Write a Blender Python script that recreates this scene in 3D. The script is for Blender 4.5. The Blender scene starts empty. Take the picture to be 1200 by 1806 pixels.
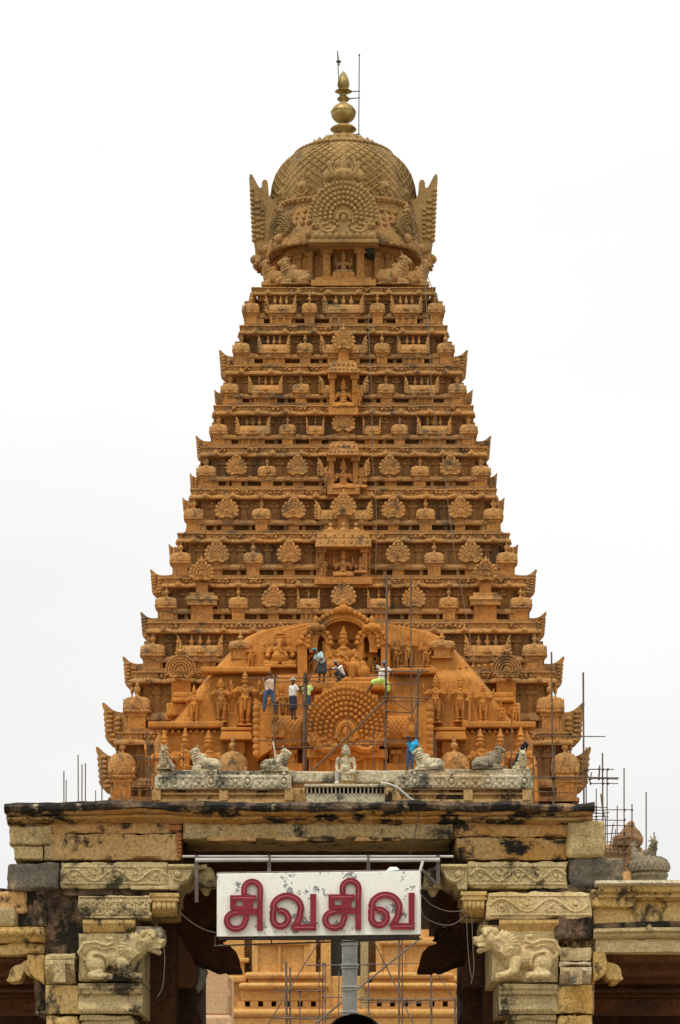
import bpy, bmesh, math, random
from mathutils import Matrix, Vector, noise
random.seed(7)
PI = math.pi
scene = bpy.context.scene
COL = scene.collection

# ------------------------------------------------------------------ camera, sky, sun, exposure
F, HY, CX, ZC = 5100.0, 2120.0, 600.0, 1.6          # focal length and horizon, in photograph pixels
cam = bpy.data.cameras.new('camera'); camo = bpy.data.objects.new('camera', cam); COL.objects.link(camo)
camo.location = (0, 0, ZC); camo.rotation_euler = (PI/2, 0, 0)
cam.sensor_fit = 'VERTICAL'; cam.sensor_height = 36; cam.lens = F/1806*36
cam.shift_y = (HY-903)/1806; cam.clip_start = .5; cam.clip_end = 6000
scene.camera = camo
SUN_EL, SUN_AZ = math.radians(66), math.radians(-40)  # sun high, in front of the tower, slightly left
world = bpy.data.worlds.new('World'); scene.world = world; world.use_nodes = True
nt = world.node_tree; nt.nodes.clear()
def wn(t, **k):
    n = nt.nodes.new(t)
    for a, b in k.items(): setattr(n, a, b)
    return n
sky = wn('ShaderNodeTexSky', sky_type='NISHITA', sun_disc=False)
sky.sun_elevation = SUN_EL; sky.sun_rotation = PI + SUN_AZ; sky.dust_density = 4; sky.air_density = 1
skym = wn('ShaderNodeVectorMath', operation='SCALE'); skym.inputs['Scale'].default_value = .09
tc = wn('ShaderNodeTexCoord'); sep = wn('ShaderNodeSeparateXYZ')
zen = wn('ShaderNodeMapRange'); zen.inputs[1].default_value = 0; zen.inputs[2].default_value = 1
zen.inputs[3].default_value = .77; zen.inputs[4].default_value = 1.28
mp = wn('ShaderNodeMapping'); mp.inputs['Scale'].default_value = (2.2, 2.2, 5)
nz = wn('ShaderNodeTexNoise'); nz.inputs['Scale'].default_value = 2.1; nz.inputs['Detail'].default_value = 5; nz.inputs['Roughness'].default_value = .45
nr = wn('ShaderNodeMapRange'); nr.inputs[1].default_value = .3; nr.inputs[2].default_value = .7; nr.inputs[3].default_value = .93; nr.inputs[4].default_value = 1.05
mul = wn('ShaderNodeMath', operation='MULTIPLY')
cl = wn('ShaderNodeVectorMath', operation='SCALE'); cl.inputs[0].default_value = (1.0, 1.0, .985)
mix = wn('ShaderNodeMix', data_type='RGBA'); mix.inputs[0].default_value = .96
bg = wn('ShaderNodeBackground'); bg.inputs['Strength'].default_value = .97
out = wn('ShaderNodeOutputWorld')
L = nt.links.new
L(sky.outputs[0], skym.inputs[0]); L(tc.outputs['Generated'], sep.inputs[0]); L(sep.outputs['Z'], zen.inputs[0])
L(tc.outputs['Generated'], mp.inputs[0]); L(mp.outputs[0], nz.inputs['Vector']); L(nz.outputs['Fac'], nr.inputs[0])
L(zen.outputs[0], mul.inputs[0]); L(nr.outputs[0], mul.inputs[1]); L(mul.outputs[0], cl.inputs['Scale'])
L(skym.outputs[0], mix.inputs[6]); L(cl.outputs[0], mix.inputs[7]); L(mix.outputs[2], bg.inputs[0]); L(bg.outputs[0], out.inputs[0])
sl = bpy.data.lights.new('sun', 'SUN'); sl.energy = 1.5; sl.angle = math.radians(12); sl.color = (1, .95, .86)
so = bpy.data.objects.new('sun', sl); COL.objects.link(so)
sd = Vector((math.sin(SUN_AZ)*math.cos(SUN_EL), -math.cos(SUN_AZ)*math.cos(SUN_EL), math.sin(SUN_EL)))
so.rotation_euler = (-sd).to_track_quat('-Z', 'Y').to_euler(); so.location = (-30, -20, 60)
vs = scene.view_settings; vs.view_transform = 'Standard'; vs.look = 'None'; vs.exposure = .2; vs.gamma = 1
scene.render.engine = 'CYCLES'

def P(px, py, Y):                                    # photograph pixel at depth Y -> point
    return Vector(((px-CX)*Y/F, Y, ZC+(HY-py)*Y/F))
def X(px, Y): return (px-CX)*Y/F
def Z(py, Y): return ZC+(HY-py)*Y/F

# ------------------------------------------------------------------ materials
def pmat(name, rough=.9, metal=0):
    m = bpy.data.materials.new(name); m.use_nodes = True
    b = m.node_tree.nodes['Principled BSDF']; b.inputs['Roughness'].default_value = rough; b.inputs['Metallic'].default_value = metal
    b.inputs['Specular IOR Level'].default_value = .25
    return m, m.node_tree, b
def stone(name, a, b, c=None, scale=1.0, stain=None, spots=None, bump=.5, rough=.92, upper=None, sat=1.0, speck=.35):
    """a/b mottled colours, c large patches; stain=(colour, low, high, scale, stretch) for algae; upper=(colour, z0, z1) uncleaned stone higher up"""
    m, t, bs = pmat(name, rough)
    N, K = t.nodes.new, t.links.new
    geo = N('ShaderNodeNewGeometry')
    def nse(s, det=6, ro=.6, stretch=None, off=0):
        n = N('ShaderNodeTexNoise'); n.inputs['Scale'].default_value = s; n.inputs['Detail'].default_value = det; n.inputs['Roughness'].default_value = ro
        mpn = N('ShaderNodeMapping'); mpn.inputs['Location'].default_value = (off, off*1.3, off*.7)
        if stretch: mpn.inputs['Scale'].default_value = stretch
        K(geo.outputs['Position'], mpn.inputs[0]); K(mpn.outputs[0], n.inputs['Vector']); return n.outputs['Fac']
    def rng(v, lo, hi, o0=0, o1=1):
        r = N('ShaderNodeMapRange'); r.inputs[1].default_value = lo; r.inputs[2].default_value = hi; r.inputs[3].default_value = o0; r.inputs[4].default_value = o1
        K(v, r.inputs[0]); return r.outputs[0]
    def mx(f, x, y, blend='MIX'):
        q = N('ShaderNodeMix'); q.data_type = 'RGBA'; q.blend_type = blend
        if hasattr(f, 'links'): K(f, q.inputs[0])
        else: q.inputs[0].default_value = f
        for v, i in ((x, 6), (y, 7)):
            if hasattr(v, 'links'): K(v, q.inputs[i])
            else: q.inputs[i].default_value = (*v, 1)
        return q.outputs[2]
    col = mx(rng(nse(2.2*scale, 8, .65), .35, .65), a, b)
    if c: col = mx(rng(nse(.55*scale, 5, .6, off=11), .48, .68, 0, .85), col, c)
    if upper:
        uc, z0, z1 = upper
        sx = N('ShaderNodeSeparateXYZ'); K(geo.outputs['Position'], sx.inputs[0])
        ad = N('ShaderNodeMath'); ad.operation = 'MULTIPLY_ADD'; ad.inputs[1].default_value = 10; K(nse(.5, 4, off=5), ad.inputs[0]); K(sx.outputs['Z'], ad.inputs[2])
        col = mx(rng(ad.outputs[0], z0+5, z1+5), col, uc)
    sp = rng(nse(14*scale, 4, .75, off=3), .3, .7, 1-speck, 1+speck)
    gry = N('ShaderNodeCombineColor'); [K(sp, gry.inputs[i]) for i in range(3)]
    col = mx(1.0, col, gry.outputs[0], 'MULTIPLY')
    for k, st in enumerate([stain, spots]):
        if st:
            sc, lo, hi, s, stretch = st
            col = mx(rng(nse(s, 9, .72, stretch, off=21+9*k), lo, hi), col, sc)
    K(col, bs.inputs['Base Color'])
    if bump:
        bp = N('ShaderNodeBump'); bp.inputs['Strength'].default_value = bump; bp.inputs['Distance'].default_value = .05/scale
        K(nse(9*scale, 6, .7, off=7), bp.inputs['Height']); K(bp.outputs[0], bs.inputs['Normal'])
    return m
def plain(name, col, rough=.7, metal=0, var=.25, scale=6):
    m, t, bs = pmat(name, rough, metal); N, K = t.nodes.new, t.links.new
    geo = N('ShaderNodeNewGeometry'); n = N('ShaderNodeTexNoise'); n.inputs['Scale'].default_value = scale; n.inputs['Detail'].default_value = 5
    K(geo.outputs['Position'], n.inputs['Vector'])
    r = N('ShaderNodeMapRange'); r.inputs[1].default_value = .3; r.inputs[2].default_value = .7; r.inputs[3].default_value = 1-var; r.inputs[4].default_value = 1+var
    K(n.outputs['Fac'], r.inputs[0]); v = N('ShaderNodeVectorMath'); v.operation = 'SCALE'; v.inputs[0].default_value = col
    K(r.outputs[0], v.inputs['Scale']); K(v.outputs[0], bs.inputs['Base Color']); return m
BLK = (.018, .016, .012)
OLIVE = (.315, .20, .075)
M = {}
M['ochre'] = stone('ochre_stone', (.45, .195, .046), (.51, .23, .058), (.40, .185, .06), .5, stain=((.19, .115, .05), .52, .70, .9, (1, 1, .35)), upper=(OLIVE, 40, 58), bump=.6)
M['roof'] = stone('weathered_ochre_stone', (.45, .225, .066), (.53, .27, .085), (.37, .22, .09), .9, stain=((.14, .10, .055), .52, .64, 1.6, None), upper=(OLIVE, 38, 56), bump=.8, speck=.5)
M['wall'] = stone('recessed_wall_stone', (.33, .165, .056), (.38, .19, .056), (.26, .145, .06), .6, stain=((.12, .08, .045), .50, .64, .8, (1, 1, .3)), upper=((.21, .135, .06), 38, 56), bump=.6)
M['clean'] = stone('cleaned_ochre_stone', (.47, .19, .036), (.53, .225, .045), (.43, .175, .04), .45, stain=((.20, .11, .04), .50, .70, .7, (1, 1, .4)), bump=.22, speck=.22)
M['cupola'] = stone('olive_brown_cupola_stone', (.325, .205, .073), (.38, .24, .088), (.27, .18, .075), .7, stain=((.11, .08, .045), .52, .68, .8, (1, 1, .4)), bump=.6)
M['hall'] = stone('pale_ochre_wall_stone', (.60, .315, .095), (.66, .365, .12), (.55, .265, .07), .5, stain=((.20, .13, .07), .58, .70, 1.2, None), bump=.4, speck=.25)
M['gilt'] = plain('tarnished_gilt_copper', (.36, .265, .095), .5, .55, .5, 2.5)
M['dkmetal'] = plain('dark_weathered_metal', (.10, .095, .08), .5, .6, .3, 5)
M['beige'] = stone('beige_carved_granite', (.48, .375, .18), (.58, .46, .235), (.38, .30, .15), 2.4, stain=((.06, .05, .032), .53, .61, 1.8, None), bump=.7, speck=.45)
M['cream'] = stone('cream_carved_granite', (.60, .46, .23), (.66, .52, .27), (.50, .36, .15), 2.0, stain=((.20, .155, .09), .55, .68, 2.4, None), bump=.6, speck=.4)
M['yellow'] = stone('yellow_stained_stone', (.55, .37, .13), (.61, .44, .19), (.54, .31, .07), 1.6, stain=((.06, .048, .03), .54, .61, 1.8, (1, 1, .6)), bump=.6, speck=.4)
M['plaster'] = stone('ochre_plaster', (.50, .305, .115), (.56, .36, .15), (.50, .25, .075), 1.5, stain=((.035, .028, .018), .505, .575, 2.0, (1, 1, 1.1)), spots=((.62, .52, .36), .66, .74, 4.0, None), bump=.5, speck=.4)
M['plaster2'] = stone('pale_ochre_plaster', (.52, .32, .125), (.56, .37, .165), (.44, .26, .09), 1.5, stain=((.055, .04, .026), .53, .60, 2.4, (1, 1, .8)), bump=.5, speck=.4)
M['stained'] = stone('black_stained_plaster', (.50, .27, .075), (.42, .20, .048), (.46, .33, .15), 1.5, stain=(BLK, .49, .56, 1.9, (.9, 1, 1.6)), spots=((.6, .5, .33), .68, .75, 5.0, None), bump=.7, speck=.45)
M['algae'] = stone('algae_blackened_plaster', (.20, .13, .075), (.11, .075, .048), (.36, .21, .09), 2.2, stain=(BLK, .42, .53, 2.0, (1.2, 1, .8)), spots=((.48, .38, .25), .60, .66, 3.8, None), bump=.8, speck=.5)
M['lichen'] = stone('lichen_grey_stone', (.52, .45, .29), (.62, .54, .37), (.46, .31, .14), 2.2, stain=((.11, .105, .08), .51, .61, 2.4, None), bump=.9, speck=.55)
M['statue'] = stone('pale_lichen_stone', (.52, .44, .28), (.62, .53, .35), (.46, .32, .16), 2.6, stain=((.085, .08, .06), .50, .62, 3.2, None), bump=.9, speck=.5)
M['grey'] = stone('dark_grey_granite', (.10, .09, .07), (.18, .15, .105), (.06, .06, .055), 2.6, spots=((.40, .31, .16), .54, .66, 2.2, None), bump=1.0, speck=.6)
M['rubble'] = stone('rough_yellow_sandstone', (.50, .37, .16), (.57, .44, .21), (.40, .28, .12), 2.2, stain=((.10, .08, .05), .56, .68, 3.0, None), bump=1.0, speck=.5)
M['lintel'] = stone('grey_ochre_lintel_stone', (.38, .285, .135), (.44, .335, .165), (.46, .29, .105), 2.2, stain=((.04, .036, .025), .54, .62, 2.0, (1, 1, .8)), bump=.9, speck=.6)
M['inner'] = stone('dark_interior_stone', (.075, .033, .014), (.11, .048, .02), (.04, .023, .014), 1.5, bump=.8, speck=.5)  # dark red-brown mottle for interior parts and backings
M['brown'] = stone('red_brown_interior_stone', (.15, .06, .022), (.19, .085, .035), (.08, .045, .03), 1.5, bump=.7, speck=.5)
M['brick'] = stone('red_brick', (.40, .14, .05), (.46, .18, .07), (.30, .12, .06), 4, bump=.8, speck=.4)
M['tan'] = stone('pinkish_tan_stone', (.58, .36, .19), (.62, .41, .22), (.52, .31, .14), 1.3, bump=.4, speck=.25)
M['distant'] = stone('dull_brown_shrine_stone', (.34, .19, .09), (.40, .23, .11), (.26, .16, .09), 1, bump=.6)
M['greydome'] = stone('grey_green_roof_stone', (.24, .20, .13), (.30, .25, .16), (.20, .17, .12), 2.5, stain=((.06, .055, .04), .52, .64, 2.5, None), bump=.8, speck=.5)
M['ground'] = stone('courtyard_paving', (.24, .19, .13), (.28, .22, .155), (.20, .17, .12), .6, bump=.4)
M['nandi'] = stone('oiled_black_granite_and_door_shade', (.030, .026, .022), (.045, .038, .03), None, 2, rough=.5, bump=.4)
M['pole'] = stone('weathered_timber_pole', (.13, .085, .055), (.19, .13, .085), (.08, .055, .04), 3, bump=.3)
M['steelpole'] = plain('rusty_steel_pipe', (.16, .13, .115), .6, .2, .4, 4)
M['palepole'] = plain('pale_bamboo_pole', (.62, .55, .42), .7, 0, .25, 5)
M['blackpipe'] = plain('black_plastic_pipe', (.02, .02, .022), .45, 0, .2, 5)
M['whitepvc'] = plain('white_plastic_pipe', (.52, .50, .44), .5, 0, .15, 4)
M['rope'] = plain('dark_lashing_rope', (.045, .035, .03), .9, 0, .3, 9)
M['wire'] = plain('grey_cable', (.16, .125, .09), .6, 0, .2, 5)
M['darkwire'] = plain('dark_cable', (.05, .045, .04), .6, 0, .2, 5)
M['flagpole'] = stone('aged_grey_metal_cladding', (.20, .21, .18), (.28, .29, .25), (.14, .15, .14), 2.5, spots=((.46, .48, .44), .58, .72, 3.0, (3, 3, .5)), bump=.3, rough=.45)
M['signred'] = plain('faded_red_enamel', (.235, .020, .034), .5, 0, .25, 7)
M['neon'] = plain('dusty_glass_tube', (.50, .16, .17), .4, 0, .1, 5)
M['signwhite'] = stone('chipped_white_enamel', (.88, .90, .80), (.90, .92, .83), None, 1.2, stain=((.26, .27, .27), .580, .592, 3.0, (1, 1, 1)), bump=.05, rough=.55, speck=.06)
M['skin'] = plain('dark_brown_skin', (.085, .042, .024), .6, 0, .15, 20)
M['hair'] = plain('black_hair', (.012, .01, .009), .6, 0, .1, 20)
for n, c in dict(white=(.72, .70, .64), tanwhite=(.66, .50, .38), jeans=(.045, .085, .17), navy=(.03, .04, .075), lime=(.55, .78, .20), yellowgreen=(.58, .78, .28), paleblue=(.42, .60, .66), teal=(.05, .22, .26), darkcloth=(.05, .05, .055), capblue=(.12, .20, .34), brightblue=(.03, .38, .72), greycap=(.22, .27, .31), turban=(.74, .73, .70)).items():
    M['c_'+n] = plain(n+'_cloth', c, .85, 0, .18, 12)
# painted ceiling: rings of faded paint
def ceiling_paint():
    m, t, bs = pmat('faded_painted_ceiling', .9); N, K = t.nodes.new, t.links.new
    geo = N('ShaderNodeNewGeometry'); mpn = N('ShaderNodeMapping'); mpn.inputs['Location'].default_value = (.3, -40.0, 0)
    w = N('ShaderNodeTexWave'); w.wave_type = 'RINGS'; w.rings_direction = 'Z'; w.inputs['Scale'].default_value = 1.9; w.inputs['Distortion'].default_value = 2.2; w.inputs['Detail'].default_value = 4
    K(geo.outputs['Position'], mpn.inputs[0]); K(mpn.outputs[0], w.inputs['Vector'])
    r = N('ShaderNodeValToRGB'); e = r.color_ramp.elements
    e[0].color = (.05, .022, .012, 1); e[1].color = (.20, .085, .04, 1); x = e.new(.45); x.color = (.10, .05, .03, 1); x = e.new(.7); x.color = (.045, .04, .05, 1)
    K(w.outputs['Fac'], r.inputs[0]); K(r.outputs[0], bs.inputs['Base Color']); return m
M['paint'] = ceiling_paint()

# ------------------------------------------------------------------ mesh helpers
class MB:
    def __init__(s): s.v = []; s.f = []; s.mi = []; s.sm = []; s.cur = 0; s.smooth = False
    def add(s, vs, fs, T=None):
        o = len(s.v); s.v += [tuple(T @ Vector(v)) if T else tuple(v) for v in vs]
        s.f += [tuple(i+o for i in f) for f in fs]; s.mi += [s.cur]*len(fs); s.sm += [s.smooth]*len(fs); return s
    def put(s, mb, T):
        o = len(s.v); s.v += [tuple(T @ Vector(v)) for v in mb.v]; s.f += [tuple(i+o for i in f) for f in mb.f]
        s.mi += mb.mi; s.sm += mb.sm; return s
    def box(s, x0, x1, y0, y1, z0, z1, tx=0, ty=0):
        return s.add([(x0, y0, z0), (x1, y0, z0), (x1, y1, z0), (x0, y1, z0), (x0+tx, y0+ty, z1), (x1-tx, y0+ty, z1), (x1-tx, y1-ty, z1), (x0+tx, y1-ty, z1)],
                     [(3, 2, 1, 0), (4, 5, 6, 7), (0, 1, 5, 4), (1, 2, 6, 5), (2, 3, 7, 6), (3, 0, 4, 7)])
    def prism(s, poly, y0, y1):                      # (x,z) outline extruded along y
        n = len(poly); a = sum(poly[i][0]*poly[(i+1) % n][1]-poly[(i+1) % n][0]*poly[i][1] for i in range(n))
        if a < 0: poly = poly[::-1]
        return s.add([(x, y0, z) for x, z in poly]+[(x, y1, z) for x, z in poly],
                     [tuple(range(n)), tuple(range(2*n-1, n-1, -1))]+[(i+n, (i+1) % n+n, (i+1) % n, i) for i in range(n)])
    def prismx(s, poly, x0, x1):                     # (y,z) outline extruded along x
        n = len(poly); a = sum(poly[i][0]*poly[(i+1) % n][1]-poly[(i+1) % n][0]*poly[i][1] for i in range(n))
        if a < 0: poly = poly[::-1]
        return s.add([(x0, y, z) for y, z in poly]+[(x1, y, z) for y, z in poly],
                     [tuple(range(n-1, -1, -1)), tuple(range(n, 2*n))]+[(i, (i+1) % n, (i+1) % n+n, i+n) for i in range(n)])
    def lathe(s, prof, n=16, c=(0, 0, 0), fn=None):  # prof (r,z); fn(angle)->radius factor
        vs, fs = [], []
        for r, z in prof:
            for k in range(n):
                a = 2*PI*k/n; q = fn(a) if fn else 1
                vs.append((c[0]+r*q*math.cos(a), c[1]+r*q*math.sin(a), c[2]+z))
        m = len(prof)
        for j in range(m-1):
            for k in range(n): fs.append((j*n+k, j*n+(k+1) % n, (j+1)*n+(k+1) % n, (j+1)*n+k))
        fs.append(tuple(range(n-1, -1, -1))); fs.append(tuple((m-1)*n+k for k in range(n)))
        return s.add(vs, fs)
    def ell(s, c, r, nu=8, nv=5, T=None):
        if not hasattr(r, '__len__'): r = (r, r, r)
        vs = [(c[0], c[1], c[2]-r[2])]; fs = []
        for j in range(1, nv):
            p = -PI/2+PI*j/nv
            for k in range(nu):
                a = 2*PI*k/nu; vs.append((c[0]+r[0]*math.cos(p)*math.cos(a), c[1]+r[1]*math.cos(p)*math.sin(a), c[2]+r[2]*math.sin(p)))
        vs.append((c[0], c[1], c[2]+r[2])); e = len(vs)-1
        for k in range(nu):
            fs.append((0, 1+(k+1) % nu, 1+k))
            for j in range(nv-2): fs.append((1+j*nu+k, 1+j*nu+(k+1) % nu, 1+(j+1)*nu+(k+1) % nu, 1+(j+1)*nu+k))
            fs.append((1+(nv-2)*nu+k, 1+(nv-2)*nu+(k+1) % nu, e))
        return s.add(vs, fs, T)
    def tube(s, pts, r, n=6, closed=False, r1=None, flat=None):
        pts = [Vector(p) for p in pts]; m = len(pts); vs, fs = [], []; up = Vector((0, 0, 1)); pn = None
        for i, p in enumerate(pts):
            if closed: d = pts[(i+1) % m]-pts[i-1]
            else: d = pts[min(i+1, m-1)]-pts[max(i-1, 0)]
            d.normalize()
            if pn is None:
                pn = d.cross(up) if abs(d.z) < .9 else d.cross(Vector((1, 0, 0)))
            pn = (pn-d*pn.dot(d)).normalized(); b = d.cross(pn)
            rr = r if r1 is None else r+(r1-r)*i/(m-1)
            for k in range(n):
                a = 2*PI*k/n; vs.append(p+pn*rr*math.cos(a)+b*rr*math.sin(a))
        for i in range(m if closed else m-1):
            j = (i+1) % m
            for k in range(n): fs.append((i*n+k, i*n+(k+1) % n, j*n+(k+1) % n, j*n+k))
        if not closed: fs.append(tuple(range(n-1, -1, -1))); fs.append(tuple((m-1)*n+k for k in range(n)))
        return s.add(vs, fs)
    def cap(s, p0, p1, r0, r1, n=10):                # tapered limb with round ends
        s.tube([p0, p1], r0, n, r1=r1); s.ell(p0, r0, n, 6); s.ell(p1, r1, n, 6); return s
    def sweep(s, prof, plan):                        # profile (out,z) swept round a closed plan (counter-clockwise), mitred
        n = len(plan); m = len(prof); vs, fs = [], []
        for i in range(n):
            a, b, c = Vector(plan[i-1]), Vector(plan[i]), Vector(plan[(i+1) % n])
            d0, d1 = (b-a).normalized(), (c-b).normalized(); n0, n1 = Vector((d0.y, -d0.x)), Vector((d1.y, -d1.x))
            q = (n0+n1); q = q/max(.25, q.dot(n0))
            for o, z in prof: vs.append((b.x+q.x*o, b.y+q.y*o, z))
        for i in range(n):
            j = (i+1) % n
            for k in range(m-1): fs.append((i*m+k, j*m+k, j*m+k+1, i*m+k+1))
        return s.add(vs, fs)
    def mesh(s, name, mats, recenter=True):
        o = Vector((0, 0, 0))
        if recenter and s.v:
            xs, ys, zs = zip(*s.v); o = Vector(((min(xs)+max(xs))/2, (min(ys)+max(ys))/2, min(zs)))
        me = bpy.data.meshes.new(name); me.from_pydata([tuple(Vector(v)-o) for v in s.v], [], s.f)
        for mt in (mats if isinstance(mats, (list, tuple)) else [mats]): me.materials.append(M[mt])
        me.polygons.foreach_set('material_index', s.mi); me.polygons.foreach_set('use_smooth', s.sm); me.set_sharp_from_angle(angle=.75); me.update()
        return me, o
    def build(s, name, mats, parent=None, bevel=0, seg=2, **tg):
        me, o = s.mesh(name, mats)
        if bevel:
            bm = bmesh.new(); bm.from_mesh(me)
            bmesh.ops.bevel(bm, geom=[e for e in bm.edges if len(e.link_faces) == 2 and e.calc_face_angle(0) > .5], offset=bevel, segments=seg, affect='EDGES', profile=.5, clamp_overlap=True)
            bm.to_mesh(me); bm.free()
        return place(name, me, o, parent, **tg)
WL = {}
def place(name, me, loc, parent=None, rz=0, scale=None, **tg):
    ob = bpy.data.objects.new(name, me); COL.objects.link(ob); ob.location = loc; ob.rotation_euler = (0, 0, rz)
    if scale: ob.scale = scale
    WL[ob.name] = Vector(loc)
    if parent: ob.parent = parent; ob.matrix_parent_inverse = Matrix.Translation(-WL[parent.name])
    for k, v in tg.items(): ob[k] = v
    return ob
def thing(name, loc, label, category, group=None):
    o = place(name, None, Vector(loc), label=label, category=category); o.empty_display_size = .3
    if group: o['group'] = group
    return o
def sculpt(name, mb, voxel, mat, smooth=2, recenter=False):
    """fuse a cluster of closed shapes into one continuous skin"""
    me, o = mb.mesh(name, mat, recenter)
    ob = bpy.data.objects.new(name, me); COL.objects.link(ob)
    r = ob.modifiers.new('r', 'REMESH'); r.mode = 'VOXEL'; r.voxel_size = voxel; r.use_smooth_shade = True
    if smooth: q = ob.modifiers.new('s', 'SMOOTH'); q.iterations = smooth; q.factor = .5
    dg = bpy.context.evaluated_depsgraph_get()
    res = bpy.data.meshes.new_from_object(ob.evaluated_get(dg), depsgraph=dg)
    bpy.data.objects.remove(ob); bpy.data.meshes.remove(me)
    res.name = name; res.materials.clear(); res.materials.append(M[mat])
    return res, o
def TR(x=0, y=0, z=0, sx=1, sy=1, sz=1, rz=0):
    return Matrix.Translation((x, y, z)) @ Matrix.Rotation(rz, 4, 'Z') @ Matrix.Diagonal((sx, sy, sz, 1))
def wornbox(x0, x1, y0, y1, z0, z1, amp=.008, chip=.02, cell=.055, seed=0):
    """a dressed stone with uneven faces and chipped arrises (front, back, top, bottom and ends)"""
    out = MB(); out.smooth = True; lo, hi = (x0, y0, z0), (x1, y1, z1); idx = {}
    n = [max(2, min(70, int((hi[k]-lo[k])/(cell if k != 1 else cell*3)))) for k in range(3)]
    def vert(i, j, k):
        key = (i, j, k)
        if key in idx: return idx[key]
        p = Vector([lo[a]+(hi[a]-lo[a])*t/n[a] for a, t in enumerate(key)]); e = sum(1 for a, t in enumerate(key) if t in (0, n[a]))
        d = noise.noise_vector(p*3.1+Vector((seed, 0, 0)))*amp+noise.noise_vector(p*11)*amp*.6
        if e > 1:
            c = chip*(.35+max(0, noise.noise(p*4.3+Vector((0, seed, 3)))*2.2)+max(0, noise.noise(p*13))*.9)
            for a, t in enumerate(key):
                if t == 0: d[a] += c
                if t == n[a]: d[a] -= c
        out.v.append(tuple(p+d)); idx[key] = len(out.v)-1; return idx[key]
    def grid(a, b, c, cv, flip):
        for s in range(n[a]):
            for t in range(n[b]):
                q = []
                for ds, dt in ((0, 0), (1, 0), (1, 1), (0, 1)):
                    key = [0, 0, 0]; key[a] = s+ds; key[b] = t+dt; key[c] = cv; q.append(vert(*key))
                out.f.append(tuple(q[::-1] if flip else q)); out.mi.append(0); out.sm.append(True)
    grid(0, 2, 1, 0, False); grid(0, 2, 1, n[1], True); grid(0, 1, 2, 0, True); grid(0, 1, 2, n[2], False); grid(1, 2, 0, 0, True); grid(1, 2, 0, n[0], False)
    return out
def roughbox(x0, x1, y0, y1, z0, z1, amp, n=8, seed=0, rnd=.12):
    """a weathered block: subdivided box with rounded, chipped faces"""
    bm = bmesh.new(); bmesh.ops.create_cube(bm, size=2); bmesh.ops.subdivide_edges(bm, edges=bm.edges[:], cuts=n, use_grid_fill=True)
    hx, hy, hz = (x1-x0)/2, (y1-y0)/2, (z1-z0)/2; c = Vector(((x0+x1)/2, (y0+y1)/2, (z0+z1)/2)); out = MB(); out.smooth = True
    for v in bm.verts:
        q = v.co; k = sorted([abs(q.x), abs(q.y), abs(q.z)]); e = max(0, k[1]-.75)/.25
        p = Vector((q.x*hx, q.y*hy, q.z*hz)); d = noise.noise((p+c)*2.3+Vector((seed, 0, 0)))+.5*noise.noise((p+c)*6+Vector((0, seed, 0)))+.25*noise.noise((p+c)*15)
        p *= 1-rnd*.25*e*e; p += Vector((q.x, q.y, q.z)).normalized()*d*amp; v.co = p+c
    bm.verts.index_update()
    out.add([v.co[:] for v in bm.verts], [tuple(v.index for v in f.verts) for f in bm.faces]); bm.free(); return out
# ------------------------------------------------------------------ carved figures (one continuous skin each, about 1 m tall, facing -y)
def bull_mb(horns=True):
    b = MB()
    b.ell((-.10, 0, .25), (.40, .23, .23), 14, 9); b.ell((-.32, 0, .23), (.20, .25, .23), 12, 8); b.ell((.15, 0, .29), (.20, .21, .26), 12, 8)
    b.ell((.06, 0, .52), (.11, .08, .11), 10, 7)                                   # hump
    b.cap((.20, 0, .38), (.30, 0, .64), .20, .13, 12); b.cap((.28, 0, .22), (.38, 0, .50), .12, .09, 12)
    b.cap((.31, 0, .72), (.47, 0, .66), .125, .08, 12); b.ell((.51, 0, .645), (.055, .075, .065)); b.ell((.30, 0, .78), (.09, .10, .06))
    for s in (-1, 1):
        if horns: b.cap((.28, s*.08, .80), (.24, s*.13, .92), .032, .018, 8)
        b.cap((.26, s*.11, .74), (.18, s*.20, .72), .042, .018, 8); b.ell((.39, s*.095, .73), .024, 8, 6)
        b.cap((.20, s*.21, .10), (.40, s*.19, .08), .085, .06); b.cap((.40, s*.19, .06), (.24, s*.18, .05), .055, .045)
        b.cap((-.36, s*.22, .18), (-.10, s*.26, .11), .13, .075); b.cap((-.10, s*.26, .07), (-.32, s*.27, .05), .06, .045)
    for cx, cz, rr, t in ((.26, .46, .19, .026), (.29, .55, .165, .024), (.31, .62, .145, .02)): b.tube([(cx+rr*.75*math.cos(a), rr*1.02*math.sin(a), cz-.30*rr*math.cos(a)) for a in [2*PI*k/18 for k in range(18)]], t, 6, True)
    b.tube([(-.02, -.24, .40), (-.06, -.255, .25), (-.02, -.25, .12)], .02, 6); b.tube([(-.48, .05, .36), (-.54, .0, .22), (-.50, -.05, .08)], .03, 6)
    b.box(-.54, .46, -.29, .29, 0, .035)
    return b
bull_mesh, _ = sculpt('bull_carving', bull_mb(), .014, 'roof', 1)
bull_pale = bull_mesh.copy(); bull_pale.materials[0] = M['statue']
bull_grey = bull_mesh.copy(); bull_grey.materials[0] = M['greydome']
bull_black = sculpt('great_bull_carving', bull_mb(False), .02, 'nandi', 2)[0]

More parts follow.
